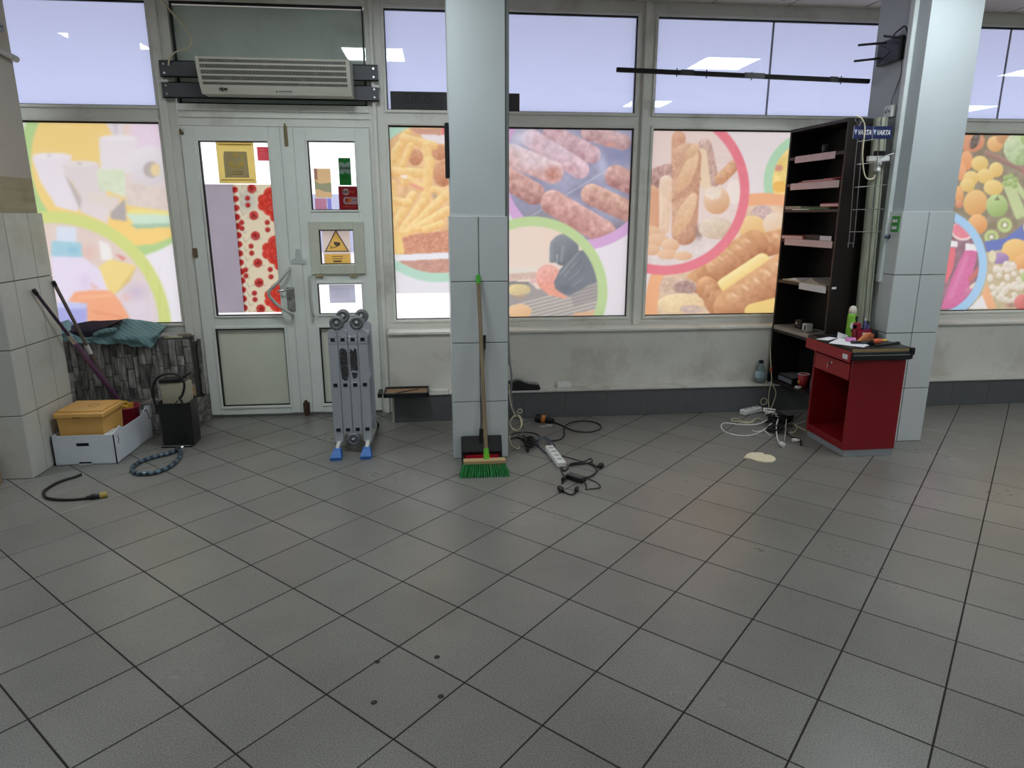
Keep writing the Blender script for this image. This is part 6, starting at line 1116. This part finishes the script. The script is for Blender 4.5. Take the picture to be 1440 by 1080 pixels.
a, b = onto(1226, 472), onto(1247, 474); t = thing('black_case', 'flat black case at the back corner of the counter', 'case', (a[0], 4.36, TZ)); obj('case', MB().box(2.885, 2.995, 4.3, 4.42, TZ, TZ + .042, .006), BLKP, t); obj('lid', MB().box(2.888, 2.992, 4.303, 4.417, TZ + .042, TZ + .048, .002), BLKM, t)
a, b = Vector(onto(1232, 486, TZ + .006)), Vector(onto(1262, 482, TZ + .006)); t = thing('utility_knife', 'long black utility knife near the counter front edge', 'knife', (a.x, a.y, TZ)); obj('body', MB().bar(a, b, .022, .011), BLKP, t); obj('end_cap', MB().bar(b, b + (b - a).normalized() * .012, .026, .014), M('dark grey cap', (60, 62, 66), .4), t)

# ---------------------------------------------------------------- fittings on the far column, rail, camera
CX = 3.04
rt = thing('wifi_router', 'black wifi router with antennas fixed high on the far column', 'router', (3.0, 4.6, 2.55))
ry0, ry1, rz0, rz1 = 4.48, 4.715, 2.55, 2.7
obj('housing', MB().box(3.0, CX - .001, ry0, ry1, rz0, rz1, .006), BLKP, rt); obj('rib', MB().bar((2.998, ry0 + .01, rz0 + .07), (2.998, ry1 - .01, rz0 + .082), .004, .006).bar((2.998, ry1 - .02, rz0 + .02), (2.998, ry0 + .09, rz0 + .07), .004, .005).bar((2.998, ry1 - .02, rz1 - .02), (2.998, ry0 + .1, rz0 + .08), .004, .005), M('router grey', (46, 47, 50), .4), rt)
for (u1, v1, u2, v2, ya, yb) in ((1246, 60, 1207.5, 63.5, 4.6, 4.55), (1238, 82, 1201.5, 86, 4.68, 4.66), (1270, 53, 1243, 50.5, 4.5, 4.5)): obj('antenna', MB().tube([fy(u1, v1, ya), fy(u2, v2, yb)], .0075, 8), BLKP, rt)
solo('router_cable', MB().tube(cr([fx(1254, 58, 3.018), fx(1258, 48, 3.01), fx(1266, 41, 3.005), fx(1273, 37, 3.02), fx(1276, 48, 3.02), fx(1272, 60, 3.02)], 6), .005, 7), BLKP, 'black cable curling above the wifi router', 'cable')
solo('thin_wire', MB().tube(cr([fx(1268, 86, 3.03), fx(1267, 105, 3.034), fx(1261, 122, 3.034), fx(1255, 138, 3.034), fx(1252.5, 152, 3.034)], 5), .003, 6), GBROWN, 'thin brown wire running down from the router', 'wire')
a, b = fx(1248, 150, 3.03), fx(1257, 164, 3.03); t = thing('connector_box', 'small white connector box on the far column', 'box', (3.02, a[1], b[2])); obj('box', MB().box(3.008, 3.041, min(a[1], b[1]), max(a[1], b[1]), b[2], a[2], .003), WHITE, t)
for i in range(3): obj('terminal', MB().lathe([(0, -.003), (.008, -.003), (.008, .002)], (3.007, (a[1] + b[1]) / 2 + (i - 1) * .018, (a[2] + b[2]) / 2 + .012 * (i % 2)), 10, 'x'), M('terminal grey', (110, 116, 122), .4), t)
a, b = fx(1256, 304, 3.028), fx(1263, 326, 3.028); t = thing('green_sign', 'small green sign on the far column side', 'sign', (3.025, a[1], b[2])); y0, y1 = sorted((a[1], b[1])); obj('plate', MB().box(3.022, 3.03, y0, y1, b[2], a[2]), M('sign green', (60, 150, 60), .5), t); zc = (a[2] + b[2]) / 2
for dz_ in (.022, -.022): obj('pictogram', MB().prism([(y0 + .01, zc + dz_ - .012), (y1 - .01, zc + dz_ - .012), (y1 - .014, zc + dz_ + .012), ((y0 + y1) / 2, zc + dz_ + .004), (y0 + .014, zc + dz_ + .012)], 3.0205, 3.0215, 'x'), PAPER, t)
p = fx(1248, 332.5, 3.02); t = obj('knob', MB().lathe([(0, -.012), (.01, -.012), (.014, -.006), (.014, .004), (.006, .004), (.006, .012)], (3.018, p[1], p[2]), 14, 'x'), M('knob blue', (84, 104, 124), .35), c3); obj('washer', MB().lathe([(.018, .009), (.018, .011), (0, .011)], (3.018, p[1], p[2]), 14, 'x'), STEEL, t)
ra, rb = Vector(fz(867, 98, 2.5)), Vector(fz(1222, 114.5, 2.5))
rla, rlb = Vector(fy(867, 98, 5.05)), Vector(fy(1222, 114.5, 4.9)); rl = thing('ceiling_rail', 'long black rail hung in front of the bread window', 'rail', (rla + rlb) / 2); obj('rail', MB().bar(rla, rlb, .03, .028), BLKM, rl); dd = rlb - rla
for f0, f1 in ((.25, .3), (.5, .58), (.84, .87)): obj('clip', MB().bar(rla + dd * f0 + Vector((0, -.016, 0)), rla + dd * f1 + Vector((0, -.016, 0)), .008, .036), BLKP, rl)
for f0 in (.235, .352, .53, .885): obj('hook', MB().bar(rla + dd * f0 + Vector((0, -.01, -.03)), rla + dd * f0 + Vector((0, -.01, .026)), .006, .006), BLKP, rl)
p = fz(1104, -6, 3.06); dm = thing('dome_camera', 'black dome camera on the ceiling', 'camera', (p[0], p[1], 3.07)); obj('base', MB().lathe([(0, ZC), (.06, ZC), (.06, ZC - .02), (.05, ZC - .025)], (p[0], p[1], 0), 24), BLKP, dm); obj('dome', MB().lathe([(.045, ZC - .022), (.042, ZC - .05), (.028, ZC - .068), (0, ZC - .075)], (p[0], p[1], 0), 24), M('smoked dome', (16, 16, 18), .12), dm)
